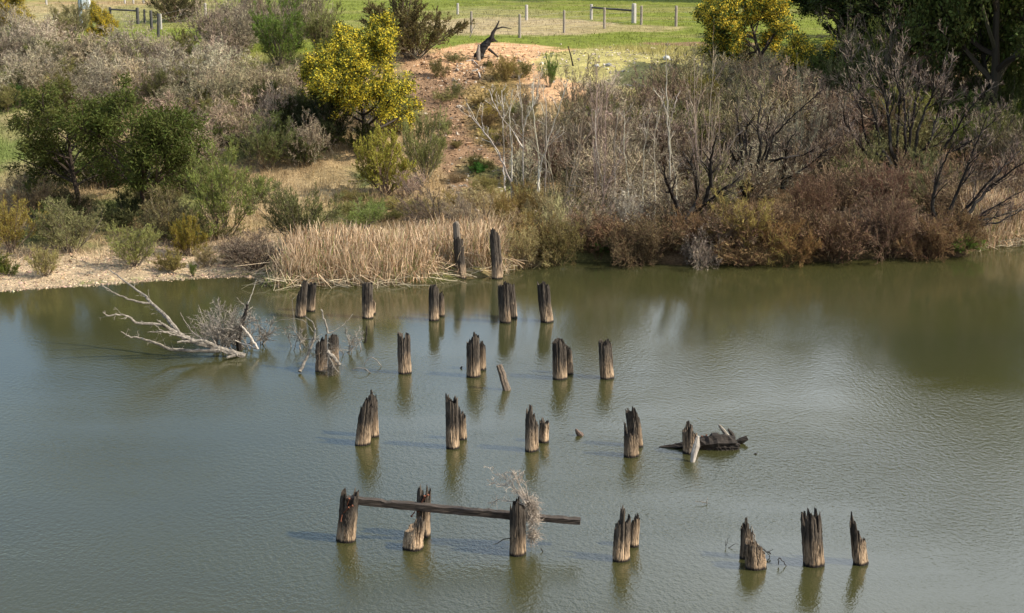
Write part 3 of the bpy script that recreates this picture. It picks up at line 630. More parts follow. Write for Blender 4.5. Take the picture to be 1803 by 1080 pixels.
limbtree('bare_tree', 'leafless dark tree with spreading limbs, left of the two in the thicket', (1315, 352), [[(345, 1040), (300, 960), (260, 900), (225, 840), (215, 780)], [(345, 1040), (400, 950), (440, 860), (480, 720), (560, 640), (640, 560), (740, 470)], [(350, 1000), (370, 900), (330, 780), (340, 680), (390, 600)],
    [(400, 900), (450, 780), (445, 700), (470, 560)], [(350, 1000), (460, 940), (560, 940), (660, 880), (740, 810), (820, 760)], [(440, 860), (540, 830), (640, 820), (720, 770)], [(530, 1000), (545, 880), (550, 780), (600, 690)], [(345, 1000), (290, 860), (240, 760), (190, 660)], [(330, 980), (310, 760), (290, 600)], [(360, 1000), (420, 800), (400, 620), (430, 480)]],
    .085, .014, (BLK, (.17, .125, .095)), DG, conv=z3, seed=3)
limbtree('bare_tree', 'leafless dark tree with many fanned limbs in front of the evergreens', (1585, 318), [[(1150, 940), (1060, 840), (990, 780), (960, 700), (940, 560), (890, 440), (860, 300)], [(1100, 870), (1040, 760), (1010, 560), (940, 500), (900, 430)], [(1150, 920), (1100, 780), (1090, 600), (1060, 480), (1000, 360), (975, 250)], [(1170, 900), (1180, 700), (1170, 480), (1160, 330)],
    [(1160, 910), (1230, 830), (1310, 750), (1350, 600), (1380, 480), (1420, 330)], [(1200, 900), (1300, 840), (1380, 780), (1450, 680), (1500, 590), (1590, 490)], [(1250, 880), (1370, 820), (1480, 770), (1560, 720), (1680, 600)], [(1220, 860), (1240, 700), (1290, 560), (1350, 440), (1410, 200)], [(1130, 880), (1140, 650), (1150, 500), (1100, 300), (1080, 190)], [(1150, 900), (1200, 760), (1220, 600), (1250, 460), (1250, 260)], [(1150, 920), (1020, 860), (930, 760), (860, 640), (840, 520)]],
    .085, .013, (BLK, (.235, .175, .135)), DG, conv=z3, seed=4)
limbtree('bare_tree', 'leafless black limbed tree leaning over the water near the right reeds', (1655, 420), [[(1652, 416), (1690, 397), (1730, 375), (1803, 335)], [(1655, 414), (1700, 370), (1750, 310), (1803, 258)], [(1660, 402), (1685, 340), (1712, 270), (1738, 205)], [(1690, 395), (1740, 330), (1810, 280)], [(1660, 410), (1740, 385), (1850, 355)], [(1650, 412), (1640, 360), (1655, 300), (1680, 250)], [(1652, 414), (1700, 402), (1760, 392), (1800, 370)]],
    .085, .014, (BLK, (.17, .12, .09)), DG, Yf=-1.0, seed=5)
limbtree('bare_tree', 'low leafless dark tree with a thick slanting trunk in mid thicket', (1200, 405), [[(1198, 395), (1235, 365), (1275, 332), (1300, 318)], [(1200, 392), (1188, 350), (1172, 320), (1168, 290)], [(1240, 360), (1252, 320), (1250, 280), (1262, 240)], [(1205, 392), (1230, 350), (1222, 300), (1200, 265)]], .095, .02, (BLK, (.19, .145, .11)), DG, Yf=-2.2, seed=6)
z2 = lambda a, b: (600 + a / 3, b / 3)
PG = 'pale stemmed leafless saplings'
limbtree('bare_sapling', 'clump of tall forked pale stems at the left end of the right thicket', (925, 400), [[(970, 1150), (965, 800), (960, 650), (940, 400)], [(940, 1150), (900, 960), (830, 800), (760, 700), (690, 620), (665, 530)], [(960, 780), (900, 680), (830, 600), (780, 470)], [(1040, 1150), (1050, 880), (1030, 700), (1010, 560), (1020, 430)], [(960, 700), (990, 600), (1040, 520), (1045, 380)], [(1075, 1150), (1080, 900), (1085, 700), (1085, 500)], [(1030, 1060), (1060, 860), (1130, 640), (1200, 420)], [(870, 1100), (860, 850), (860, 650), (850, 480)], [(900, 1100), (905, 800), (890, 620), (905, 470)]],
    .036, .012, ((.52, .455, .37), (.36, .29, .22)), PG, conv=z2, tw=(6, 4, 3), tl=(.1, .25), seed=7)
limbtree('bare_sapling', 'very tall thin pale stem standing above the middle of the thicket', (1178, 385), [[(1735, 1150), (1740, 900), (1725, 600), (1720, 400), (1717, 250)], [(1730, 700), (1760, 560), (1790, 480)], [(1728, 620), (1690, 520), (1650, 470)]], .04, .012, ((.40, .35, .28), (.3, .25, .19)), PG, conv=z2, tw=(7, 4, 3), tl=(.06, .16), seed=8)
limbtree('bare_sapling', 'group of slender pale stems left of the low slanting tree', (1120, 400), [[(1080 + d * 1, 400), (1082 + d, 330), (1076 + d + k, 260), (1080 + d + 2 * k, 195)] for d, k in ((-20, -6), (0, 5), (25, -3), (50, 8), (72, 3), (110, -6))], .03, .010, ((.44, .38, .30), (.33, .26, .2)), PG, tw=(7, 4, 3), tl=(.08, .22), seed=9)
for i, (px, by, h, w, b) in enumerate([(985, 400, 215, 120, .6), (1050, 405, 215, 120, .6), (1240, 375, 250, 120, .7), (1275, 345, 190, 90, .5), (1400, 330, 160, 90, .45)]):
    plant('pale', px, by, h, w, [tuple(np.array(PALEB) * b), tuple(np.array((.34, .27, .19)) * (.4 + .6 * b))], 'bare_sapling', 'tree', look='pale stemmed leafless sapling', group='pale stemmed leafless saplings')
for px, by, h, w, ln in [(770, 395, 95, 100, -.5), (835, 425, 110, 110, -.55)]:
    plant('spread', px, by, h, w, [(.12, .10, .085), (.26, .2, .16)], 'bare_shrub', 'shrub', look='arching leafless shrub', lean=(0, ln), rz=0, group='arching leafless shrubs over the reeds')

thicket([(-130, 70), (120, 88), (300, 92), (420, 62), (440, 130), (430, 160), (300, 190), (150, 190), (60, 170), (-130, 190)], 44, ['dry', 'dry', 'open'], 'grey leafless shrub', 'grey leafless shrubs of the upper left thicket', (50, 85), (80, 125), [DRY, (.40, .34, .27), (.24, .20, .16)])
thicket([(-60, 130), (120, 110), (420, 100), (420, 200), (200, 200), (-60, 200)], 12, ['olive', 'bushy', 'olive'], 'dull green shrub', 'green shrubs mixed into the upper left thicket', (50, 72), (55, 80), [(.15, .155, .06), (.10, .11, .045), (.18, .18, .08)], 'shrub', 40)
thicket([(740, 110), (800, 100), (870, 200), (880, 330), (790, 330), (770, 200)], 12, ['olive', 'rust', 'dry'], 'small dry scrub clump', 'small scrub clumps on the eroded slope', (16, 34), (28, 50), [(.22, .18, .08), (.26, .2, .12), (.16, .16, .06)], 'shrub', 24)
thicket([(430, 120), (560, 130), (560, 200), (430, 190)], 6, ['dry', 'olive'], 'low brown scrub', 'low scrub on the bare soil left of the yellow wattle', (22, 40), (40, 60), [(.26, .2, .14), (.16, .15, .07)], 'shrub', 24)
thicket([(270, 190), (430, 150), (520, 190), (440, 290), (330, 300)], 16, ['dry', 'dry', 'brown'], 'grey brown leafless shrub', 'grey leafless shrubs halfway up the left bank', (55, 80), (80, 110), [(.36, .28, .22), (.42, .33, .27), (.28, .24, .16)])
thicket([(330, 220), (430, 200), (450, 280), (340, 290)], 5, ['olive'], 'thin dull green shrub', 'thin green shrubs among the grey ones', (50, 70), (60, 80), [(.16, .17, .07)], 'shrub')
thicket([(360, 60), (560, 60), (440, 120), (380, 120)], 6, ['brown'], 'dark grey twiggy shrub', 'dark twiggy shrubs on the left crest', (80, 110), (80, 110), [(.25, .2, .165), (.2, .165, .13)])
thicket([(-120, 330), (60, 330), (60, 410), (-120, 420)], 5, ['olive', 'dry'], 'mixed grey green shrub', 'shrubs at the left edge above the beach', (50, 80), (80, 100), [(.15, .14, .08), (.28, .22, .16)])
thicket([(60, 300), (330, 300), (460, 330), (470, 420), (300, 440), (60, 430)], 22, ['olive', 'bushy', 'brown', 'olive'], 'low olive undergrowth shrub', 'low shrubs filling the left bank behind the beach', (34, 62), (55, 90), [(.13, .14, .055), (.17, .16, .08), (.10, .12, .045)], 'shrub', 26)
thicket([(430, 200), (560, 180), (600, 300), (450, 300)], 9, ['olive', 'bushy'], 'dark green undergrowth shrub', 'dark shrubs left of the yellow wattle trunk', (45, 75), (60, 85), [(.09, .10, .04), (.07, .085, .035)], 'shrub', 26)
thicket([(560, 340), (740, 370), (860, 300), (870, 380), (600, 400)], 12, ['olive', 'rust'], 'low straw green scrub', 'low scrub on the straw slope above the reeds', (18, 34), (40, 65), [(.26, .22, .09), (.17, .18, .07)], 'shrub', 26)
thicket([(1440, 130), (1700, 180), (1850, 190), (1850, 260), (1650, 240), (1450, 200)], 16, ['bushy'], 'mid green bush', 'green bushes under the evergreens', (70, 110), (90, 130), [(.075, .10, .03), (.10, .13, .04), (.06, .08, .025)], 'shrub', 30)
thicket([(1050, 200), (1400, 170), (1480, 300), (1100, 330)], 12, ['olive'], 'thin yellow green shrub', 'thin yellow green shrubs inside the right thicket', (60, 95), (60, 90), [(.24, .24, .07), (.19, .21, .07)], 'shrub', 30)
thicket([(-120, 455), (-20, 450), (-20, 490), (-120, 495)], 3, ['olive'], 'olive shrub', 'shrubs beside the left edge', (50, 80), (80, 100), [(.2, .19, .08)], 'shrub')
# right
thicket([(1180, 165), (1290, 140), (1420, 190), (1400, 215), (1200, 200)], 9, ['brown', 'dry'], 'high brown twiggy shrub', 'brown shrubs at the top of the right thicket', (60, 85), (80, 110), [(.30, .235, .165), (.33, .28, .19), (.25, .2, .14)], 'dry_shrub', 30)
for px, by, h, w, lab in [(1110, 405, 85, 90, 'pale grey curling brush under the central saplings'), (1165, 385, 80, 80, 'pale grey brush left of the low slanting tree'), (925, 330, 80, 80, 'light grey brush at the left end of the right thicket'), (1490, 300, 90, 80, 'light grey brush left of the fanned dark tree'), (1060, 180, 50, 90, 'pale pinkish brush under the orange bare soil'), (1290, 130, 50, 90, 'pale pinkish brush on the crest left of the second yellow wattle')]:
    plant('dry', px, by, h, w, [(.3, .26, .22), (.48, .415, .345)], 'dry_shrub', 'shrub', label=lab)
thicket([(900, 235), (1080, 215), (1290, 190), (1400, 210), (1420, 260), (1250, 290), (1000, 290), (920, 260)], 34, ['open', 'brown', 'open', 'dry', 'open'], 'pinkish brown twiggy shrub', 'brown leafless shrubs of the upper right thicket', (80, 125), (90, 130), [(.30, .235, .175), (.21, .155, .115), (.28, .235, .15), (.21, .19, .10)], 'dry_shrub', 30)
thicket([(930, 300), (1200, 290), (1420, 270), (1480, 330), (1300, 390), (1000, 420), (920, 400)], 34, ['open', 'brown', 'open'], 'dark brown twiggy shrub', 'dark brown leafless shrubs in the middle of the right thicket', (75, 125), (95, 140), [(.33, .27, .21), BRN, (.17, .125, .09), (.22, .17, .13), (.19, .165, .09)], 'dry_shrub', 30)
thicket([(1430, 210), (1560, 170), (1700, 200), (1800, 270), (1950, 280), (1950, 400), (1700, 400), (1450, 380)], 46, ['open', 'brown', 'open'], 'dark reddish twiggy shrub', 'reddish leafless shrubs right of the dark spreading tree', (70, 115), (90, 135), [BRN, (.18, .12, .085), (.21, .145, .10), (.15, .11, .085), (.19, .18, .08)], 'dry_shrub', 30)
thicket([(1000, 430), (1200, 435), (1450, 430), (1680, 420), (1700, 445), (1450, 452), (1200, 455), (1000, 452)], 18, ['brown', 'rust'], 'dark brown water edge shrub', 'dark brown shrubs along the right water edge', (60, 85), (90, 120), [(.17, .12, .085), (.15, .095, .06), (.18, .12, .07)], 'dry_shrub', 30)
thicket([(1470, 150), (1560, 130), (1720, 150), (1740, 200), (1500, 200)], 7, ['pale'], 'grey leafless sapling', 'grey leafless saplings in front of the evergreens', (90, 125), (90, 120), [(.22, .175, .14), (.27, .21, .17)], 'bare_sapling', 30)
thicket([(860, 400), (930, 400), (980, 440), (970, 462), (890, 458)], 9, ['brown', 'rust'], 'tan brown twiggy shrub', 'tan twiggy shrubs right of the reed bed', (60, 90), (70, 90), [(.32, .25, .15), (.30, .22, .09)], 'dry_shrub', 20)
thicket([(740, 370), (860, 350), (880, 380), (800, 410)], 4, ['dry'], 'low straw coloured brush', 'low straw brush above the reed bed', (25, 45), (60, 80), [(.40, .30, .18)], 'dry_shrub', 30)
thicket([(860, 130), (930, 130), (930, 260), (870, 270)], 7, ['rust', 'olive'], 'small straw and olive shrub', 'small shrubs right of the eroded track', (25, 45), (45, 60), [(.30, .24, .09), (.2, .19, .07)], 'shrub', 24)
for px, by, h, w, c, kd, lab in [(985, 468, 88, 110, (.23, .18, .085), 'rust', 'golden olive brush at the water edge right of the tall pilings'), (925, 474, 75, 75, (.36, .29, .15), 'rust', 'straw brown brush just right of the right tall piling'),
        (1120, 466, 80, 120, (.19, .13, .08), 'rust', 'rust brown brush at the water edge above the row of pilings'), (1235, 470, 70, 80, (.29, .255, .20), 'dry', 'pale grey hanging brush at the water edge in mid thicket'),
        (1310, 452, 100, 140, GOLD, 'rust', 'large golden brown brush at the water edge, mid right'), (1385, 466, 82, 130, (.26, .18, .08), 'rust', 'golden rust brush right of the largest golden one'), (1310, 468, 50, 110, (.24, .16, .09), 'brown', 'low dark brush under the large golden one'),
        (1470, 462, 90, 110, (.20, .125, .085), 'brown', 'dark purple brown brush at the water edge between two rust ones'), (1560, 456, 110, 130, (.17, .11, .075), 'rust', 'rust brown brush at the water edge right of centre'),
        (1640, 456, 75, 120, (.21, .13, .075), 'rust', 'orange brown brush near the last dark limbs at right'), (1430, 400, 90, 110, (.19, .115, .075), 'rust', 'reddish brush set back behind the water edge brush'), (1560, 380, 90, 110, (.19, .12, .085), 'rust', 'reddish brown brush below the dark fanned tree'),
        (1755, 410, 60, 90, (.18, .125, .09), 'brown', 'brown brush above the pale reeds at right')]:
    plant(kd, px, by, h, w, [tuple(np.array(c) * .5), c], 'dry_shrub', 'shrub', label=lab)

# --- labels for the plants that come in masses: by look and by the landmark they stand next to
LM = [('the dark feathery trees', 195, 260), ('the big yellow wattle', 640, 140), ('the steel pole at top left', 145, 40), ('the left picture edge', 0, 150), ('the left crest shrubs', 480, 80), ('the charred stump', 855, 80), ('the two tall pilings', 840, 440), ('the orange bare soil', 960, 110),
      ('the stony green slope', 1150, 110), ('the tallest pale stems', 1000, 280), ('the low slanting tree', 1215, 350), ('the left spreading dark tree', 1335, 260), ('the second yellow wattle', 1370, 60), ('the fanned dark tree', 1592, 210), ('the leaning black tree', 1720, 340), ('the evergreens', 1640, 90), ('the golden water edge brush', 1320, 420), ('the right picture edge', 1803, 260), ('the eroded track', 820, 220)]
cells = {}
for e, look, px, py, grp in plants:
    nmL, lx, ly = min(LM, key=lambda q: math.hypot(q[1] - px, 1.3 * (q[2] - py)))
    dx, dy = px - lx, py - ly
    rel = ('left of' if dx < 0 else 'right of') if abs(dx) > abs(dy) else ('upslope of' if dy < 0 else 'downslope of')
    if 'picture edge' in nmL: rel = 'near'
    cells.setdefault((look, rel, nmL), []).append((px, e))
ORD = ['first', 'second', 'third', 'fourth', 'fifth', 'sixth', 'seventh', 'eighth', 'ninth', 'tenth', 'eleventh', 'twelfth', 'thirteenth', 'fourteenth', 'fifteenth', 'sixteenth']
for (look, rel, nmL), L in cells.items():
    L.sort(key=lambda q: q[0])
    for i, (px, e) in enumerate(L):
        e['label'] = f'{look} {rel} {nmL}' if len(L) == 1 else (f'{look} {rel} {nmL}, {ORD[min(i, 15)]} from the left')

# ------------------------------------------------------------------ pilings
def pile(px, by, ty, w, lean, prof, label, seed, name='wooden_piling', mat=None, group='old timber pilings in the river', jag=.05, taper=.12, ly=0.0):
    rng = np.random.default_rng(seed); p = P(px, by, 0); s = mpp(p); r = w * s / 2; p[1] += r
    h = (by - ty) * s * 1.0 / cp; S = 56
    th = np.arange(S) / S * 2 * np.pi; u = np.cos(th); vv = np.sin(th)
    prof = 1 - (1 - np.array(prof, float)) * .82; us = np.linspace(-1, 1, len(prof))
    x_ = (u + .05 * rng.normal(size=S)).clip(-1, .999); x_ = (x_ + 1) / 2 * (len(prof) - 1); x0 = x_.astype(int); ht = prof[x0] + (prof[x0 + 1] - prof[x0]) * sst(.3, .7, x_ - x0)
    cell = rng.integers(3, 6); j = np.repeat(rng.normal(size=S // 2 + 1), 2)[:S]; j2 = np.repeat(rng.normal(size=S // 5 + 1), 5)[:S]
    back = vv > .3; ht = ht + jag * (.6 * j + .9 * j2 - .35); ht[back] -= .25 * jag * rng.random(back.sum())
    ht = np.clip(ht, .12, 1.03) * h; ht += .012 * rng.normal(size=S)
    gv = rng.normal(size=S); gv = .6 * gv + .4 * np.roll(gv, 1); cut = np.zeros(S)
    for q in rng.choice(S, 6, False): cut[q] += rng.uniform(.12, .28); cut[(q + 1) % S] += .06
    lob = .06 * np.sin(2 * th + rng.random() * 6) + .04 * np.sin(3 * th + rng.random() * 6)
    ring = []; ts = np.concatenate([[-.7], np.linspace(0, 1, 16)])
    wv = np.interp(np.arange(17), np.arange(0, 17, 4), rng.normal(size=5)) * .03 * r
    for k, t in enumerate(ts):
        z = np.where(t < 0, t, t * ht); zz = np.clip(z / h, 0, 1.1)
        R = r * (1.0 - taper * zz + .02 * np.exp(-zz * 9)) * (1 + lob + .018 * gv * (.3 + zz) - cut * np.clip(zz * 1.6, .1, 1) + .02 * rng.normal(size=S))
        R = R * (1 - .05 * sst(.9, 1, t))
        ring.append(np.stack([R * np.cos(th) + lean * s * zz + wv[k], R * vv + ly * zz, z], -1))
    lo = np.min(ht); inner = []
    for fr, dz in ((.74, .10), (.5, .32), (.22, .42)):
        R = r * (1 - taper) * fr * (1 + .08 * rng.normal(size=S)); z = ht * (1 - dz * .25) * (1 - (1 - fr) * .25) + (lo - ht) * (1 - fr) * .8 - rng.random(S) * .05 * h * jag * 10
        zz = z / h; inner.append(np.stack([R * np.cos(th) + lean * s * zz, R * vv + ly * zz, z], -1))
    V = np.concatenate(ring + inner); nr = len(ring) + len(inner); k = np.arange(nr - 1)[:, None] * S; i = np.arange(S)[None]; i2 = (i + 1) % S
    f = np.stack([k + i, k + i2, k + S + i2, k + S + i], -1).reshape(-1, 4); mb = MB(); mb.add(V, f); mb.f.append(np.arange((nr - 1) * S, nr * S)[None])
    o = mb.build(name, mat or M_pile, loc=p); tag(o, label, 'piling', group); o['_p'] = 1; del o['_p']
    return o, p, s, h
row = [
 # px, base, top, width, lean, profile, label
 (608, 957, 867, 35, 9, [.95, 1, .8, .72, .74, .95, 1], 'piling with a forked top holding the left end of the beam, front row'),
 (726, 972, 920, 34, 6, [.55, .72, .85, 1, .98], 'short stout stump in front of the beam, front row second from left'),
 (745, 948, 856, 27, 3, [.9, 1, .82, .7, .92, .75, .95], 'tall split piling behind the beam and the short stout stump'),
 (912, 981, 882, 28, -1, [.8, .95, 1, .96, .85], 'tall piling carrying a tangle of dry brush and crossed by the beam'),
 (1094, 991, 893, 31, 3, [.55, .60, .62, 1, .62, .6, .78], 'piling with two thin spikes on top, front row right of the beam'),
 (1115, 965, 908, 20, 3, [.8, .72, .85, 1, .8], 'smaller piling tucked behind the one with two thin spikes'),
 (1333, 1006, 957, 35, -6, [.95, 1, .9, .85, .6, .5], 'broken stump with a hollow sloping top, front row right part'),
 (1315, 986, 914, 23, 0, [.72, .8, 1, .7, .55], 'dark jagged piling behind the broken stump with sticks'),
 (1435, 1000, 902, 39, -9, [1, .78, .92, .7, .95, .9, .62, 1, .8], 'broad crown topped piling, second from right in the front row'),
 (1518, 997, 910, 28, -13, [.75, .95, 1, .8, .5, .38, .42], 'one sided piling with a tall left spike, rightmost of all'),
 (637, 786, 706, 28, 10, [.6, .85, .95, 1, .85, .7], 'leaning piling at the left end of the second row, nearer of a pair'),
 (658, 771, 692, 18, -1, [.9, 1, .92, .85, .8], 'slimmer piling behind the leaning one at the left of the second row'),
 (796, 792, 697, 24, -1, [1, .93, .86, .92, .94], 'tallest straight piling of the second row'),
 (814, 776, 717, 15, -2, [.7, 1, .8, .72, .65], 'thin pointed piling just right of the tallest straight one'),
 (936, 797, 721, 24, 0, [.92, .9, 1, .75, .68, .55], 'piling with a stepped top, middle of the second row'),
 (958, 781, 742, 18, 0, [.95, 1, .92, .96], 'short flat topped piling right of the stepped one'),
 (1112, 807, 744, 26, -1, [.95, .6, .7, .65, 1, .5], 'hollow broken stump in front of the many pointed piling, second row right'),
 (1121, 789, 719, 24, -9, [.85, .95, .8, 1, .9, .65], 'many pointed piling behind the hollow broken stump'),
 (1217, 801, 749, 28, -2, [.72, .78, 1, .85, .6, .55], 'peaked stump beside the black log with a white slat against it'),
 (565, 656, 592, 22, 1, [.7, .75, .85, .8, 1], 'piling wrapped in drift branches, left one of two in the third row'),
 (587, 647, 590, 18, 1, [.9, 1, .95, .9], 'piling wrapped in drift branches, right one of two in the third row'),
 (712, 660, 588, 22, -1, [1, .93, .82, .97, .95], 'single upright piling with a notched top, third row left'),
 (833, 666, 592, 24, -1, [.74, .78, .82, 1, 1, .95], 'piling with a square raised top, third row centre'),
 (849, 653, 603, 13, -1, [.8, 1, .85], 'slim pointed piling behind the square topped one'),
 (986, 670, 600, 25, -2, [.92, .95, 1, .98, .8], 'thick piling of the pair at the right of the third row'),
 (1003, 660, 609, 15, -4, [.98, 1, .9, .8], 'slimmer leaning piling of the pair at the right of the third row'),
 (1069, 669, 602, 24, -4, [1, .97, .9, .98, .9], 'single piling at the right end of the third row'),
 (527, 560, 497, 19, 7, [.5, .62, 1, .98, .95], 'shouldered piling at the left end of the fourth row'),
 (546, 550, 500, 16, 4, [.95, 1, .97], 'plain piling second from left in the fourth row'),
 (647, 562, 500, 20, 0, [.97, 1, .98, .95], 'piling in front of the reeds with a tiny stump at its right, fourth row'),
 (657, 554, 530, 9, 0, [.9, 1, .8], 'tiny stump peeping out right of a fourth row piling'),
 (763, 566, 504, 19, 1, [.92, 1, 1, .9], 'taller piling of the pair below the left tall bank piling, fourth row'),
 (777, 558, 514, 12, -1, [1, .9, .95, .8], 'shorter piling of the pair below the left tall bank piling'),
 (890, 570, 501, 21, -4, [.96, .95, 1, 1], 'dark wide piling of the right hand pair in the fourth row'),
 (904, 561, 501, 14, -5, [.97, 1, .95], 'narrow piling of the right hand pair in the fourth row'),
 (963, 569, 500, 24, -8, [1, .96, 1, .93, .9], 'single leaning piling at the right end of the fourth row'),
 (812, 492, 420, 18, -6, [.98, 1, 1, .96], 'tall bank piling with a thin slab on top, left one at the reeds'),
 (875, 492, 407, 20, -5, [.85, 1, 1, .92, .85], 'tall grey bank piling with a tapering top, right one at the reeds')]
PI = {}
for i, (px, by, ty, w, ln, pr, lab) in enumerate(row):
    far = by < 600
    PI[px] = pile(px, by, ty, w, ln, pr, lab, 100 + i, jag=.036 if by > 700 else .022, taper=.02 if far else .05)
# thin slab standing on the left bank piling
o, p, s, h = PI[812]; mb = MB(); zt = h
tube(mb, np.array([[0, 0, -.15], [-.02, 0, .2], [-.03, 0, .42], [-.06, 0, .5]]) + [-6 * s * 1, 0, zt], np.array([.10, .10, .09, .05]), 8, rough=.12)
sl = mb.build('slab', mat_plain('slab_wood', (.08, .065, .05), (.26, .21, .16), (12, 12, 2)), o); sl['label'] = 'thin lighter slab on the piling top'
# leaning thin post
b = P(892, 687); s = mpp(b); t = b + np.array([-13 * s, .1, 44 * s])
mb = MB(); pp = np.linspace(b - (t - b) * .6, t, 9); tube(mb, pp + .006 * RNG.normal(size=pp.shape), np.linspace(7, 4.8, 9) * s, 14, rough=.09)
tag(mb.build('leaning_piling', mat_plain('leaning_wood', (.035, .028, .022), (.24, .18, .13), (16, 16, 3), 3.)), 'thin slanting pole leaning left between the third row pilings', 'piling')

# ------------------------------------------------------------------ beam, bolts, brush
A = P(608, 957); A[1] += .22; B = P(912, 981); B[1] += .42
ya = A[1]; yb = B[1]
pa = PY(611, 880, ya); pb_ = PY(1022, 918, yb + .1)
K = 42; t = np.linspace(0, 1, K); ctr = pa + (pb_ - pa) * t[:, None]; ctr[:, 2] -= .015 * np.sin(t * np.pi)
dirx = nrm((pb_ - pa)[None])[0]; side = nrm(np.cross(dirx, [0, 0, 1])[None])[0]
hh = np.full(K, .065); hh2 = np.full(K, .06)
nt_ = (t > .15) & (t < .19); hh[nt_] = .035; hh[t >= .19] = .066; hh[t > .8] = .048; hh2[t > .8] = .048
hh += .005 * RNG.normal(size=K); rings = []
for k in range(K):
    r_ = []
    for a_, b_ in ((-1, -1), (-1, -.3), (-1, .3), (-1, 1), (-.4, 1), (.3, 1), (1, 1), (1, .2), (1, -1), (0, -1)):
        r_.append(ctr[k] + side * a_ * .075 + np.array([0, 0, 1]) * (b_ * (hh[k] if b_ > 0 else hh2[k])) + .0035 * RNG.normal(size=3))
    rings.append(r_)
R_ = np.array(rings).reshape(-1, 3); S = 10; k = np.arange(K - 1)[:, None] * S; i = np.arange(S)[None]; f = np.stack([k + i, k + (i + 1) % S, k + S + (i + 1) % S, k + S + i], -1).reshape(-1, 4)
upv = np.cross(side, dirx); FR = np.stack([dirx, side, upv], 1); mb = MB(); mb.add((R_ - ctr[K // 2]) @ FR, f); mb.f += [np.arange(S)[None], np.arange((K - 1) * S, K * S)[None]]
beam = empty('timber_beam', ctr[K // 2]); tag(beam, 'long dark timber beam lying across three front row pilings', 'beam')
from mathutils import Matrix
pk_ = mb.build('plank', M_beam, beam); pk_.rotation_euler = Matrix(FR.tolist()).to_euler()
bo = MB()
def bolt(mb, a, b, r=.012):
    tube(mb, np.linspace(a, b, 4), np.full(4, r), 6); d = nrm((b - a)[None])[0]; tube(mb, np.stack([b, b + d * .02]), np.array([r * 2, r * 2]), 6)
c0 = ctr[K // 2]
for px, py, dx, dz in [(741, 887, .08, .2), (735, 893, .02, -.03), (731, 899, -.06, -.06), (745, 880, .1, .14)]:
    q = PY(px, py, ya + .02) - side * 0; m1 = MB(); bolt(m1, q - c0 + np.array([0, -.06, 0]), q - c0 + np.array([dx, -.14, dz])); m1.build('bolt', M_rust, beam)
o1, p1, s1, h1 = PI[608]
for dx, dz, a, b_ in [(-.02, .62, .10, .12), (.03, .70, .12, .08), (-.05, .58, -.02, -.1), (.05, .78, .05, .14)]:
    m1 = MB(); q = np.array([dx, -.17, dz]); bolt(m1, q, q + np.array([a, -.05, b_]), .011); m1.build('bolt', M_rust, o1)

def tangle(n, c, r, ln, rad, seed, K=6, wob=.45, up=0., sides=3):
    rng = np.random.default_rng(seed); p = c + r * .5 * rng.normal(size=(n, 3)); return walk(p, nrm(rng.normal(size=(n, 3)) + np.array([0, 0, up])), ln * rng.uniform(.4, 1, n), rad * rng.uniform(.6, 1.3, n), K, wob, up, rng, .4)
o3, p3, s3, h3 = PI[912]
yb3 = p3[1] + .02
br = empty('brush_tangle', (p3[0], p3[1], 0)); tag(br, 'tangle of dry pale brush caught on the tall piling and beam', 'brush')
def L3(px, py, dy=0.): return PY(px, py, yb3 + dy) - np.array([p3[0], p3[1], 0])
mb = MB(); twc = MB()
for (px, py), r, n in [((934, 890), (.13, .14, .16), 380), ((938, 915), (.12, .14, .2), 260), ((938, 943), (.10, .12, .14), 200), ((920, 872), (.09, .1, .10), 90), ((938, 900), (.1, .1, .1), 120)]:
    a, ar = tangle(n, L3(px, py, .22), np.array(r), .24, .0045, int(px)); tube(twc, a, ar, 3)
main = [[(925, 888), (905, 862), (890, 845), (875, 838), (858, 822)], [(925, 885), (912, 850), (905, 835), (888, 832)], [(928, 880), (908, 838), (903, 832)], [(924, 890), (900, 884), (880, 880), (862, 886)], [(930, 880), (925, 850), (912, 838), (918, 832)], [(928, 885), (898, 858), (878, 852), (864, 850)], [(930, 885), (914, 868), (898, 848), (893, 836)]]
mp_ = []
for q in main:
    w = np.array([L3(a, b, .12 * i_) for i_, (a, b) in enumerate(q)]); tt = np.linspace(0, len(w) - 1, 7); w = np.stack([np.interp(tt, np.arange(len(w)), w[:, j]) for j in range(3)], -1) + .01 * RNG.normal(size=(7, 3)); mp_.append(w)
mp_ = np.array(mp_); mr_ = np.tile(np.linspace(.010, .004, 7), (len(mp_), 1)); tube(mb, mp_, mr_, 4, cap=False)
a, ar = grow(mp_, mr_, 14, (.25, .98), (30, 70), (.12, .35), 4, .3, 0, .6, RNG); tube(mb, a, np.maximum(ar, .003), 3); a, ar = grow(a, ar, 4, (.2, .98), (30, 70), (.3, .6), 3, .3, 0, .7, RNG); tube(twc, a, np.maximum(ar, .0028), 3)
MD = mat_plain('pale_brush', (.20, .155, .12), (.50, .42, .34), (3, 3, 3)); mb.build('branches', MD, br); twc.build('twigs', MD, br)
st = MB(); w = np.array([L3(900, 948, -.1), L3(886, 950, -.1), L3(876, 957, -.1), L3(868, 959, -.1)]); tube(st, w, np.array([.011, .010, .008, .005]), 5); w = np.array([L3(952, 965, .1), L3(958, 975, .1), L3(963, 984, .1)]); tube(st, w, np.array([.008, .01, .013]), 5); st.build('dark_sticks', M_dlog, br)

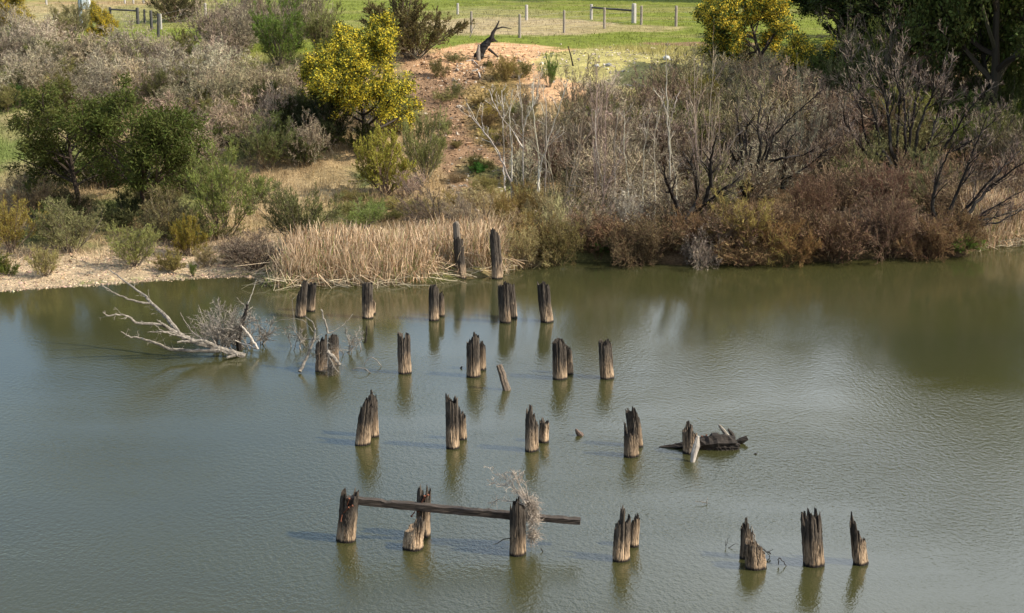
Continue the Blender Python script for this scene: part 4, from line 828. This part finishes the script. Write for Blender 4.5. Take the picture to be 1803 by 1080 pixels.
# ------------------------------------------------------------------ driftwood
def branch(mb, pts, r0, r1, Y, dy=0., org=None, K=None, sides=7, rough=.06, sc=3.402, ox=170, oy=470):
    w = np.array([PY(ox + a / sc, oy + b / sc, Y + dy * i_ / (len(pts) - 1)) for i_, (a, b) in enumerate(pts)])
    K = K or 4 * len(pts); tt = np.linspace(0, len(w) - 1, K); w = np.stack([np.interp(tt, np.arange(len(w)), w[:, j]) for j in range(3)], -1)
    w[1:-1] = .25 * w[:-2] + .5 * w[1:-1] + .25 * w[2:]; w += .008 * RNG.normal(size=w.shape); w -= org
    tube(mb, w, np.linspace(r0, r1, K), sides, rough=rough); return w, np.linspace(r0, r1, K)
org = P(400, 628); Y = org[1]
dt = empty('fallen_tree', org); tag(dt, 'bleached fallen tree with long bare limbs rising left from the water', 'driftwood')
mb = MB()
br1 = [branch(mb, [(890, 535), (800, 510), (700, 480), (600, 450), (540, 430), (490, 400)], .085, .075, Y, 0, org, rough=.12)]
L = []
L.append(branch(mb, [(490, 400), (450, 340), (400, 280), (330, 220), (290, 170), (180, 95), (75, 15)], .07, .014, Y, 1.0, org))
L.append(branch(mb, [(325, 220), (240, 210), (170, 185), (90, 150), (25, 105)], .035, .012, Y + .5, -.5, org))
L.append(branch(mb, [(490, 400), (440, 370), (380, 345), (240, 338), (200, 305), (155, 285), (60, 292), (38, 270)], .05, .014, Y, -.7, org))
L.append(branch(mb, [(740, 500), (600, 505), (440, 495), (370, 460), (300, 440), (240, 420), (200, 422), (145, 388)], .055, .013, Y - .1, -.5, org))
L.append(branch(mb, [(560, 435), (480, 410), (400, 390), (305, 392)], .03, .012, Y - .1, -.4, org))
L.append(branch(mb, [(700, 470), (640, 440), (560, 448), (480, 450)], .05, .025, Y - .15, -.3, org))
L.append(branch(mb, [(640, 440), (580, 400), (540, 340), (500, 275)], .02, .007, Y, .4, org))
L.append(branch(mb, [(420, 358), (385, 335), (362, 318)], .04, .012, Y - .2, -.2, org))
L.append(branch(mb, [(860, 520), (830, 530), (780, 545)], .05, .03, Y - .2, -.2, org))
L.append(branch(mb, [(720, 480), (690, 400), (640, 320), (610, 230)], .018, .006, Y, .4, org))
L.append(branch(mb, [(480, 400), (400, 385), (350, 350), (330, 330)], .018, .007, Y - .2, -.3, org))
mb.build('limbs', M_drift, dt, smooth=False)
tw = MB()
for w, r in L[:6]:
    a, ar = grow(w[None], np.full((1, len(w)), .012), 9, (.1, .98), (30, 75), (.05, .2), 4, .3, .05, .6, RNG); tube(tw, a, np.maximum(ar, .004), 3)
    a, ar = grow(a, ar, 3, (.1, .98), (30, 75), (.3, .7), 3, .3, -.1, .6, RNG); tube(tw, a, np.maximum(ar, .003), 3)
tw.build('twigs', M_drift, dt)
# bushy drift crown right of it
def driftbush(pxb, pyb, ext, n0, label, hpx, seed, spread=60, dark=False, fine=.0045, n2=8):
    p = P(pxb, pyb); s = mpp(p); rng = np.random.default_rng(seed); a, ar = stems0(rng, n0, spread, hpx * s, .016, 7, .2, .04, ext * s)
    a[..., 2] += .02
    b, br_ = grow(a, ar, 9, (.2, .97), (20, 55), (.3, .6), 5, .25, .02, .6, rng); c, cr = grow(b, br_, n2, (.1, .97), (20, 60), (.35, .7), 4, .28, 0, .6, rng)
    e = empty('drift_branches', p); m1 = MB(); tube(m1, a, np.maximum(ar, .008), 5, cap=False); m1.build('branches', M_drift, e); m2 = MB(); tube(m2, b, np.maximum(br_, .0055), 3); ribbon(m2, c, np.full(cr.shape, fine * 2)); m2.build('twigs', M_drift, e)
    return tag(e, label, 'driftwood')
driftbush(392, 614, 11, 26, 'dense dome of fine grey twigs behind the fallen tree', 90, 5, 52, n2=7)
driftbush(430, 612, 8, 9, 'loose grey twigs right of the dense twig dome', 85, 6, 62)
driftbush(464, 605, 3, 6, 'small fan of grey twigs between the twig dome and the wrapped pilings', 52, 7, 60)
driftbush(520, 612, 12, 6, 'sparse grey twigs left of the wrapped pilings', 52, 8, 70, n2=4)
driftbush(612, 620, 9, 6, 'sparse grey twigs just right of the wrapped pilings', 50, 9, 60, n2=4)
q = P(423, 617); e = empty('drift_stake', q); mb = MB(); branch(mb, [(905, 225), (893, 280), (870, 350), (850, 420), (858, 500)], .03, .075, q[1], 0, q, rough=.12); mb.build('stake', M_dlog, e)
mb = MB(); branch(mb, [(865, 348), (895, 385), (935, 440), (967, 495)], .025, .035, q[1] - .1, -.3, q); branch(mb, [(967, 492), (900, 470), (820, 435)], .028, .016, q[1] - .35, .2, q); branch(mb, [(905, 230), (935, 150), (960, 75)], .014, .005, q[1], .1, q); mb.build('pale_branch', M_white, e)
tag(e, 'dark upright stake with a pale forked branch beside the twig dome', 'driftwood')
q = P(575, 655); e = empty('drift_branches', q); mb = MB()
branch(mb, [(1220, 630), (1240, 580), (1270, 520), (1305, 430)], .05, .035, q[1] - .15, .3, q, rough=.1); branch(mb, [(1305, 430), (1310, 380), (1295, 330), (1250, 300)], .03, .009, q[1] + .1, .3, q)
branch(mb, [(1345, 255), (1360, 310), (1390, 400)], .02, .03, q[1] + .1, 0, q); branch(mb, [(1380, 510), (1420, 540), (1460, 590)], .05, .035, q[1] - .25, -.1, q, rough=.1); branch(mb, [(1385, 530), (1410, 580), (1445, 635)], .03, .02, q[1] - .3, -.1, q)
branch(mb, [(1300, 440), (1230, 430), (1180, 350), (1170, 200), (1190, 180)], .012, .005, q[1] + .2, .2, q); branch(mb, [(1390, 400), (1480, 350), (1540, 280)], .012, .005, q[1] + .1, .3, q); branch(mb, [(1310, 400), (1240, 320), (1180, 310), (1090, 320), (1070, 350)], .012, .004, q[1] + .3, .3, q)
branch(mb, [(1450, 500), (1520, 500), (1600, 440)], .010, .004, q[1] + .2, .3, q)
mb.build('branches', M_drift, e); a, ar = tangle(240, np.array([(1420 / 3.402 + 170 - 575) * mpp(q), -.28, .16]), np.array([.16, .06, .13]), .4, .004, 77); m2 = MB(); tube(m2, a, ar, 3)
a, ar = tangle(150, np.array([-.1, .15, .5]), np.array([.7, .3, .25]), .5, .004, 78, wob=.3); tube(m2, a, ar, 3); m2.build('twigs', M_drift, e)
tag(e, 'grey drift branches wrapped round the two pilings at the left of the third row', 'driftwood')
def sticks(name, label, lst, mat, cat='stick'):
    b0 = P(*lst[0][0][0]) if False else P(lst[0][0][0][0], max(y_ for q_ in lst for _, y_ in q_[0])); mb = MB()
    for pts, r0, r1 in lst: branch(mb, pts, r0, r1, b0[1], 0, b0, sc=1., ox=0, oy=0, sides=6, K=8, rough=.05)
    return tag(mb.build(name, mat, loc=b0), label, cat)
sticks('arched_twig', 'thin twig arching out of the water left of the notched piling', [([(641, 643), (648, 632), (656, 628), (664, 635), (672, 646)], .009, .012)], M_drift)
sticks('floating_twig', 'small pale twig floating below the arched twig', [([(620, 651), (632, 647), (645, 650), (652, 657)], .006, .013)], M_drift)
sticks('dead_snag', 'short thin snag with a pale foot right of the sparse drift twigs', [([(646, 574), (645, 590), (643, 604)], .018, .03)], M_dlog)
sticks('floating_twig', 'pale twig floating alone on open water right of the brush tangle', [([(1224, 883), (1236, 883), (1245, 886)], .006, .01), ([(1245, 878), (1244, 888)], .006, .008)], M_drift)
sticks('floating_twig', 'dark forked twig between the hollow stump and the crown topped piling', [([(1371, 983), (1376, 985), (1385, 997)], .010, .009), ([(1371, 983), (1371, 993)], .007, .01)], M_dlog)
sticks('floating_twig', 'thin dark twigs sticking up left of the dark jagged piling', [([(1278, 962), (1282, 952), (1284, 944)], .006, .003), ([(1283, 965), (1292, 958), (1300, 957)], .006, .004), ([(1278, 950), (1278, 965)], .004, .006)], M_dlog)
sticks('stick', 'bare pale stick resting across the broken hollow stump', [([(1322, 925), (1327, 940), (1332, 962)], .009, .02), ([(1330, 958), (1345, 968), (1357, 976)], .018, .014), ([(1350, 973), (1361, 968)], .01, .005), ([(1352, 974), (1356, 981)], .01, .006)], M_drift)
sticks('floating_debris', 'tiny dark speck of wood afloat right of the black log', [([(1328, 800), (1331, 799)], .02, .02)], M_dlog, 'driftwood')
sticks('floating_debris', 'tiny dark speck of wood left of the square topped piling', [([(811, 649), (813, 646)], .02, .015)], M_dlog, 'driftwood')
# nub
b = P(1018, 767); mb = MB(); tube(mb, np.array([[.12, .02, -.12], [.04, 0, .02], [-.02, -.01, .09], [-.06, -.01, .16]]), np.array([.07, .07, .05, .02]), 10, rough=.1)
tag(mb.build('stump_nub', mat_plain('nub_wood', (.03, .022, .018), (.19, .13, .10), (8, 8, 8)), loc=b), 'tiny pointed stub of wood just above the water in the second row gap', 'driftwood')
# black log
q = P(1240, 803); q[1] += .62; e = empty('sunken_log', q); tag(e, 'thick black waterlogged log lying in the water behind the peaked stump', 'log')
def lg(pts, rr, dy=0, Y0=0, mat=M_dlog, name='log', rough=.10, sides=16, K=22):
    mb = MB(); w = np.array([PY(a, b, q[1] + Y0 + dy * i_) for i_, (a, b) in enumerate(pts)]); tt = np.linspace(0, len(w) - 1, K); w = np.stack([np.interp(tt, np.arange(len(w)), w[:, j]) for j in range(3)], -1); r = np.interp(tt, np.arange(len(rr)), rr)
    tube(mb, w - q, r, sides, rough=rough); return mb.build(name, mat, e)
lg([(1160, 788), (1190, 789), (1225, 787), (1260, 783), (1294, 782)], [.02, .11, .19, .26, .18], rough=.16)
lg([(1240, 790), (1270, 789), (1299, 789)], [.05, .12, .07], Y0=-.14, rough=.2, name='split_slab'); lg([(1255, 778), (1280, 776), (1297, 778)], [.03, .085, .04], Y0=.05, rough=.2, name='split_slab'); lg([(1262, 784), (1285, 781), (1303, 785)], [.03, .08, .03], Y0=-.1, rough=.2, name='splinter'); lg([(1285, 795), (1297, 797), (1301, 794)], [.05, .07, .03], Y0=-.16, rough=.2, name='splinter'); lg([(1288, 784), (1296, 790), (1302, 791)], [.06, .08, .04], Y0=-.1, name='splinter')
lg([(1298, 778), (1306, 776), (1316, 771)], [.05, .07, .05], Y0=.25, name='broken_end', K=8)
lg([(1284, 772), (1275, 760), (1267, 750), (1266, 748)], [.05, .045, .03, .012], Y0=.1, name='branch_stub', mat=M_drift, K=9, sides=8); lg([(1293, 772), (1288, 763), (1282, 756)], [.05, .05, .03], Y0=.2, name='branch_stub', K=8, sides=8)
for a, b_ in (((1238, 778), (1236, 769)), ((1248, 775), (1244, 767))):
    m1 = MB(); bolt(m1, PY(*a, q[1]) - q, PY(*b_, q[1]) - q, .012); m1.build('bolt', M_rust, e)
b = P(1221, 814); mb = MB(); w = np.array([PY(1219, 818, b[1]), PY(1222, 800, b[1] + .05), PY(1226, 785, b[1] + .1), PY(1229, 768, b[1] + .14)]); tube(mb, w - b, np.array([.04, .06, .07, .03]), 6, rough=.2)
tag(mb.build('wood_slat', M_white, loc=b), 'bleached white slat leaning against the peaked stump', 'wood slat')

# ------------------------------------------------------------------ fences, pole and charred stump on the bank crest
def post(mb, px, by, ty, w, org, lean=0):
    p = G(px, by); s = mpp(p); r = w * s / 2; h = (by - ty) * s / cp
    z = np.array([-.3, 0, h * .5, h * .97, h]); pp = np.stack([p[0] + lean * s * z / h, np.full(5, p[1]), p[2] + z], -1) - org; tube(mb, pp, r * np.array([1.05, 1.03, 1, .97, .8]), 10, rough=.03); return p, h, s
def fence(name, label, posts, mat, wires=4, rails=(), group=None, railmat=None):
    p0 = G(posts[0][0], posts[0][1]); e = empty(name, p0); tops = []
    for a in posts:
        mb = MB(); p, h, s = post(mb, *a[:4], p0, *(a[5:6])); mb.build('post', a[4] if len(a) > 4 and a[4] else mat, e); tops.append((p, h))
    if wires:
        mb = MB()
        for k in range(wires):
            f = .25 + .72 * k / max(wires - 1, 1)
            for (a, ha), (b, hb) in zip(tops[:-1], tops[1:]):
                if np.linalg.norm(a - b) > 14: continue
                w = np.linspace(a + [0, -.05, min(ha, 1.2) * f], b + [0, -.05, min(hb, 1.2) * f], 6) - p0; w[:, 2] -= .03 * np.sin(np.linspace(0, np.pi, 6)); tube(mb, w, np.full(6, .004), 4)
        mb.build('wire', M_wire, e)
    for (i, j, z, r) in rails:
        mb = MB(); a = tops[i][0] + [0, 0, z]; b = tops[j][0] + [0, 0, z if len(rails) < 9 else z]; w = np.linspace(a, b, 6) - p0; tube(mb, w, np.full(6, r), 8, rough=.05); mb.build('rail', railmat or mat, e)
    return tag(e, label, 'fence', group)
fence('wire_fence', 'wire fence with thin wooden posts along the bank crest above the orange soil', [(830, 59, 22, 4.5), (915, 67, 27, 5), (993, 58, 20, 4.5), (1064, 51, 15, 4.5), (1129, 44, 12, 4.5), (1190, 47, 12, 5), (1247, 46, 13, 5), (1310, 46, 13, 5)], M_post)
fence('wire_fence', 'farther fence with two thick pale strainer posts in the green field', [(806, 26, 7, 4.5), (927, 36, 10, 5.5)], M_strain, 3)
fence('fence_brace', 'wooden H shaped strainer frame of two posts and a top rail in the field', [(1041, 35, 9, 5), (1116, 41, 8, 8.5)], M_strain, 0, [(0, 1, .75, .06)], railmat=M_dpost)
fence('fence_brace', 'dark rail and post frame partly hidden by shrubs at the top left', [(195, 40, 14, 5), (243, 43, 15, 5.5)], M_dpost, 0, [(0, 1, .8, .055)])
fence('wire_fence', 'old wire fence with weathered posts above the grey thicket at left', [(55, 62, 33, 3.5), (255, 41, 18, 4, M_dpost), (267, 52, 20, 5, M_dpost), (279, 66, 26, 5, M_dpost, 2), (284, 52, 26, 3.5, M_strain), (362, 30, 7, 4.5, M_strain)], M_post, 3)
fence('wire_fence', 'distant fence posts at the very top edge on the left', [(82, 9, -8, 3.5), (220, 7, -8, 3.5), (235, 7, -8, 3.5), (253, 7, -8, 4)], M_strain, 2)
e = empty('steel_pole', G(143, 46)); p0 = np.array(e.location); s = mpp(p0); mb = MB(); tube(mb, np.array([[0, 0, -.3], [0, 0, 2.], [0, 0, 4.5]]), np.array([.11, .11, .10]), 14); mb.build('pole', M_steel, e)
mb = MB(); v = np.array([[x, y, z] for x in (.12, .62) for y in (-.12, .12) for z in (1.0, 3.2)]); mb.add(v, np.array([[0, 1, 3, 2], [4, 6, 7, 5], [0, 4, 5, 1], [2, 3, 7, 6], [0, 2, 6, 4], [1, 5, 7, 3]])); bx = mb.build('cabinet', M_paint, e)
bv = bx.modifiers.new('b', 'BEVEL'); bv.width = .02; bv.segments = 2
mb = MB(); v = v * [1, 1, 1]; v = np.array([[x, y, z] for x in (.16, .58) for y in (-.135, -.122) for z in (1.1, 3.1)]); mb.add(v, np.array([[0, 1, 3, 2], [4, 6, 7, 5], [0, 4, 5, 1], [2, 3, 7, 6], [0, 2, 6, 4], [1, 5, 7, 3]])); mb.build('door', M_paint, e)
tag(e, 'blue grey steel pole with a white cabinet at the top left edge', 'pole')
q = G(848, 104); e = empty('charred_stump', q); tag(e, 'black charred tree stump with a forked limb on the orange soil', 'stump')
def sg(pts, rr, mat=M_char, nm='limb', sides=10, K=14, dy=0, Y0=0, rough=.12):
    mb = MB(); w = np.array([PY(a, b, q[1] + Y0 + dy * i_) for i_, (a, b) in enumerate(pts)]); tt = np.linspace(0, len(w) - 1, K); w = np.stack([np.interp(tt, np.arange(len(w)), w[:, j]) for j in range(3)], -1); tube(mb, w - q, np.interp(tt, np.arange(len(rr)), rr), sides, rough=rough); return mb.build(nm, mat, e)
sg([(842, 108), (846, 96), (852, 84), (860, 75), (866, 68)], [.22, .20, .19, .15, .11], nm='trunk', rough=.2)
sg([(864, 72), (868, 58), (873, 50), (879, 37)], [.12, .09, .06, .03]); sg([(871, 52), (885, 48), (901, 51)], [.05, .035, .015]); sg([(862, 72), (872, 72), (877, 73)], [.09, .05, .02])
sg([(843, 108), (842, 92), (843, 79)], [.08, .09, .05], M_post, 'pale_slab', Y0=-.3); sg([(860, 86), (872, 96), (886, 109)], [.07, .05, .02], M_dlog, 'root'); sg([(866, 70), (870, 67)], [.16, .12], M_dlog, 'burl', K=4)
for nm, lab, pts, r, mt in [('fallen_stick', 'pale curved stick lying just below the charred stump', [(821, 109), (832, 107), (840, 115), (850, 125)], .04, M_strain), ('fallen_stick', 'short pale stick lying down the track below the charred stump', [(840, 124), (844, 132), (846, 139)], .05, M_strain),
                           ('leaning_stick', 'pale stick leaning on the fence post left of the charred stump', [(826, 66), (831, 55), (837, 44)], .03, M_drift), ('leaning_stake', 'thin dark leaning stake between the orange soil and the stony slope', [(1010, 117), (1005, 98), (1000, 81)], .045, M_dlog),
                           ('fallen_limb', 'dark broken limb lying left of the big yellow wattle', [(533, 138), (545, 142), (555, 152)], .06, M_dlog)]:
    g = G(pts[0][0], max(b for a, b in pts)); mb = MB()
    if 'lean' in nm: w = np.array([PY(a, b, g[1]) for a, b in pts]); w[0][2] -= .1
    else: w = np.array([G(a, b) + [0, 0, r * .6] for a, b in pts])
    tube(mb, w - g, np.linspace(r, r * .5, len(w)), 7, rough=.1); tag(mb.build(nm, mt, loc=g), lab, 'stick')
# black stump left of the reeds
q2 = G(497, 472); mb = MB(); tube(mb, np.array([[0, 0, -.1], [.02, 0, .25], [-.03, 0, .5], [-.02, 0, .62]]), np.array([.22, .18, .16, .06]), 12, rough=.12); tag(mb.build('bank_stump', M_char, loc=q2), 'black stump at the left end of the reed bed', 'stump')
# single pale rocks
def rock(px, py, r, label, col):
    g = G(px, py); rng = np.random.default_rng(int(px)); mb = MB(); K = 7; S = 10; V = []
    for k in range(K):
        ph = math.pi * (k + .5) / K
        for j in range(S):
            a = 2 * math.pi * j / S; R = r * (1 + .16 * rng.normal()); V.append([R * math.sin(ph) * math.cos(a), R * .8 * math.sin(ph) * math.sin(a), R * .65 * math.cos(ph)])
    k = np.arange(K - 1)[:, None] * S; i = np.arange(S)[None]; mb.add(np.array(V), np.stack([k + i, k + S + i, k + S + (i + 1) % S, k + (i + 1) % S], -1).reshape(-1, 4)); mb.f += [np.arange(S)[None], np.arange((K - 1) * S, K * S)[::-1][None]]
    tag(mb.build('rock', mat_plain('pale_rock', tuple(np.array(col) * .7), col), loc=g + [0, 0, r * .3]), label, 'rock', 'single pale rocks on the upper bank')
for a in [(1174, 105, .2, 'largest white rock high on the stony green slope', (.70, .68, .62)), (1051, 118, .13, 'small white rock left on the stony green slope', (.66, .64, .58)), (1072, 117, .15, 'grey rock left on the stony green slope', (.42, .40, .37)),
          (441, 153, .17, 'white rock on bare soil left of the yellow wattle', (.66, .64, .58)), (441, 178, .17, 'lower white rock on bare soil left of the yellow wattle', (.62, .6, .54)), (809, 190, .13, 'pale rock on the eroded brown track', (.58, .48, .38)), (800, 158, .10, 'small pale rock high on the eroded brown track', (.58, .5, .42))]: rock(*a)

# ------------------------------------------------------------------ light and camera
AZ = math.atan2(.95, -.24); EL = math.radians(40)
sd = Vector((math.sin(AZ) * math.cos(EL), math.cos(AZ) * math.cos(EL), math.sin(EL)))
l = bpy.data.lights.new('sun', 'SUN'); l.energy = 5.0; l.angle = math.radians(.5); l.color = (1, .915, .77); lo = bpy.data.objects.new('sun', l); C.objects.link(lo); lo.rotation_euler = sd.to_track_quat('Z', 'Y').to_euler(); lo.location = (0, 0, 60)
w = bpy.data.worlds.new('World'); bpy.context.scene.world = w; w.use_nodes = True; nt = w.node_tree; nt.nodes.clear()
sky = nt.nodes.new('ShaderNodeTexSky'); sky.sky_type = 'NISHITA'; sky.sun_disc = False; sky.sun_elevation = EL; sky.sun_rotation = AZ; sky.air_density = 1.2; sky.dust_density = .5; sky.ozone_density = 1.8
bg = nt.nodes.new('ShaderNodeBackground'); bg.inputs[1].default_value = .135; ou = nt.nodes.new('ShaderNodeOutputWorld'); 
# thin bright cloud standing in the sky over the right half of the view
wn, wl = nt.nodes, nt.links
tcw = wn.new('ShaderNodeTexCoord'); mpw = wn.new('ShaderNodeMapping'); mpw.inputs['Scale'].default_value = (1, 1, 2.2); wl.new(tcw.outputs['Generated'], mpw.inputs[0])
nw = nd(wn, 'ShaderNodeTexNoise', _Scale=2.6, _Detail=6., _Roughness=.55); wl.new(mpw.outputs[0], nw.inputs['Vector'])
sx = wn.new('ShaderNodeSeparateXYZ'); wl.new(tcw.outputs['Generated'], sx.inputs[0])
cv = math_(wn, wl, 'ADD', nw.outputs[0], math_(wn, wl, 'MULTIPLY', sx.outputs[0], .75))
rw = ramp(wn, [(.46, (0, 0, 0)), (.68, (1, 1, 1))]); wl.new(cv, rw.inputs[0])
cl = mixc(wn, wl, math_(wn, wl, 'MULTIPLY', rw.outputs[0], .85), sky.outputs[0], (9.9, 10.7, 11.6)); wl.new(cl, bg.inputs[0])
nt.links.new(bg.outputs[0], ou.inputs[0])
cam = bpy.data.cameras.new('camera'); co = bpy.data.objects.new('camera', cam); C.objects.link(co); co.location = (0, 0, CAMH); co.rotation_euler = (math.pi / 2 - PITCH, 0, 0)
cam.sensor_width = 36; cam.lens = F / W0 * 36; cam.clip_start = .5; cam.clip_end = 9000
S = bpy.context.scene; S.camera = co; S.render.resolution_x = 1024; S.render.resolution_y = 613
S.view_settings.view_transform = 'Standard'; S.view_settings.look = 'None'; S.view_settings.exposure = .38; S.view_settings.gamma = 1
S.cycles.max_bounces = 5; S.cycles.diffuse_bounces = 2; S.cycles.glossy_bounces = 3; S.cycles.transmission_bounces = 3
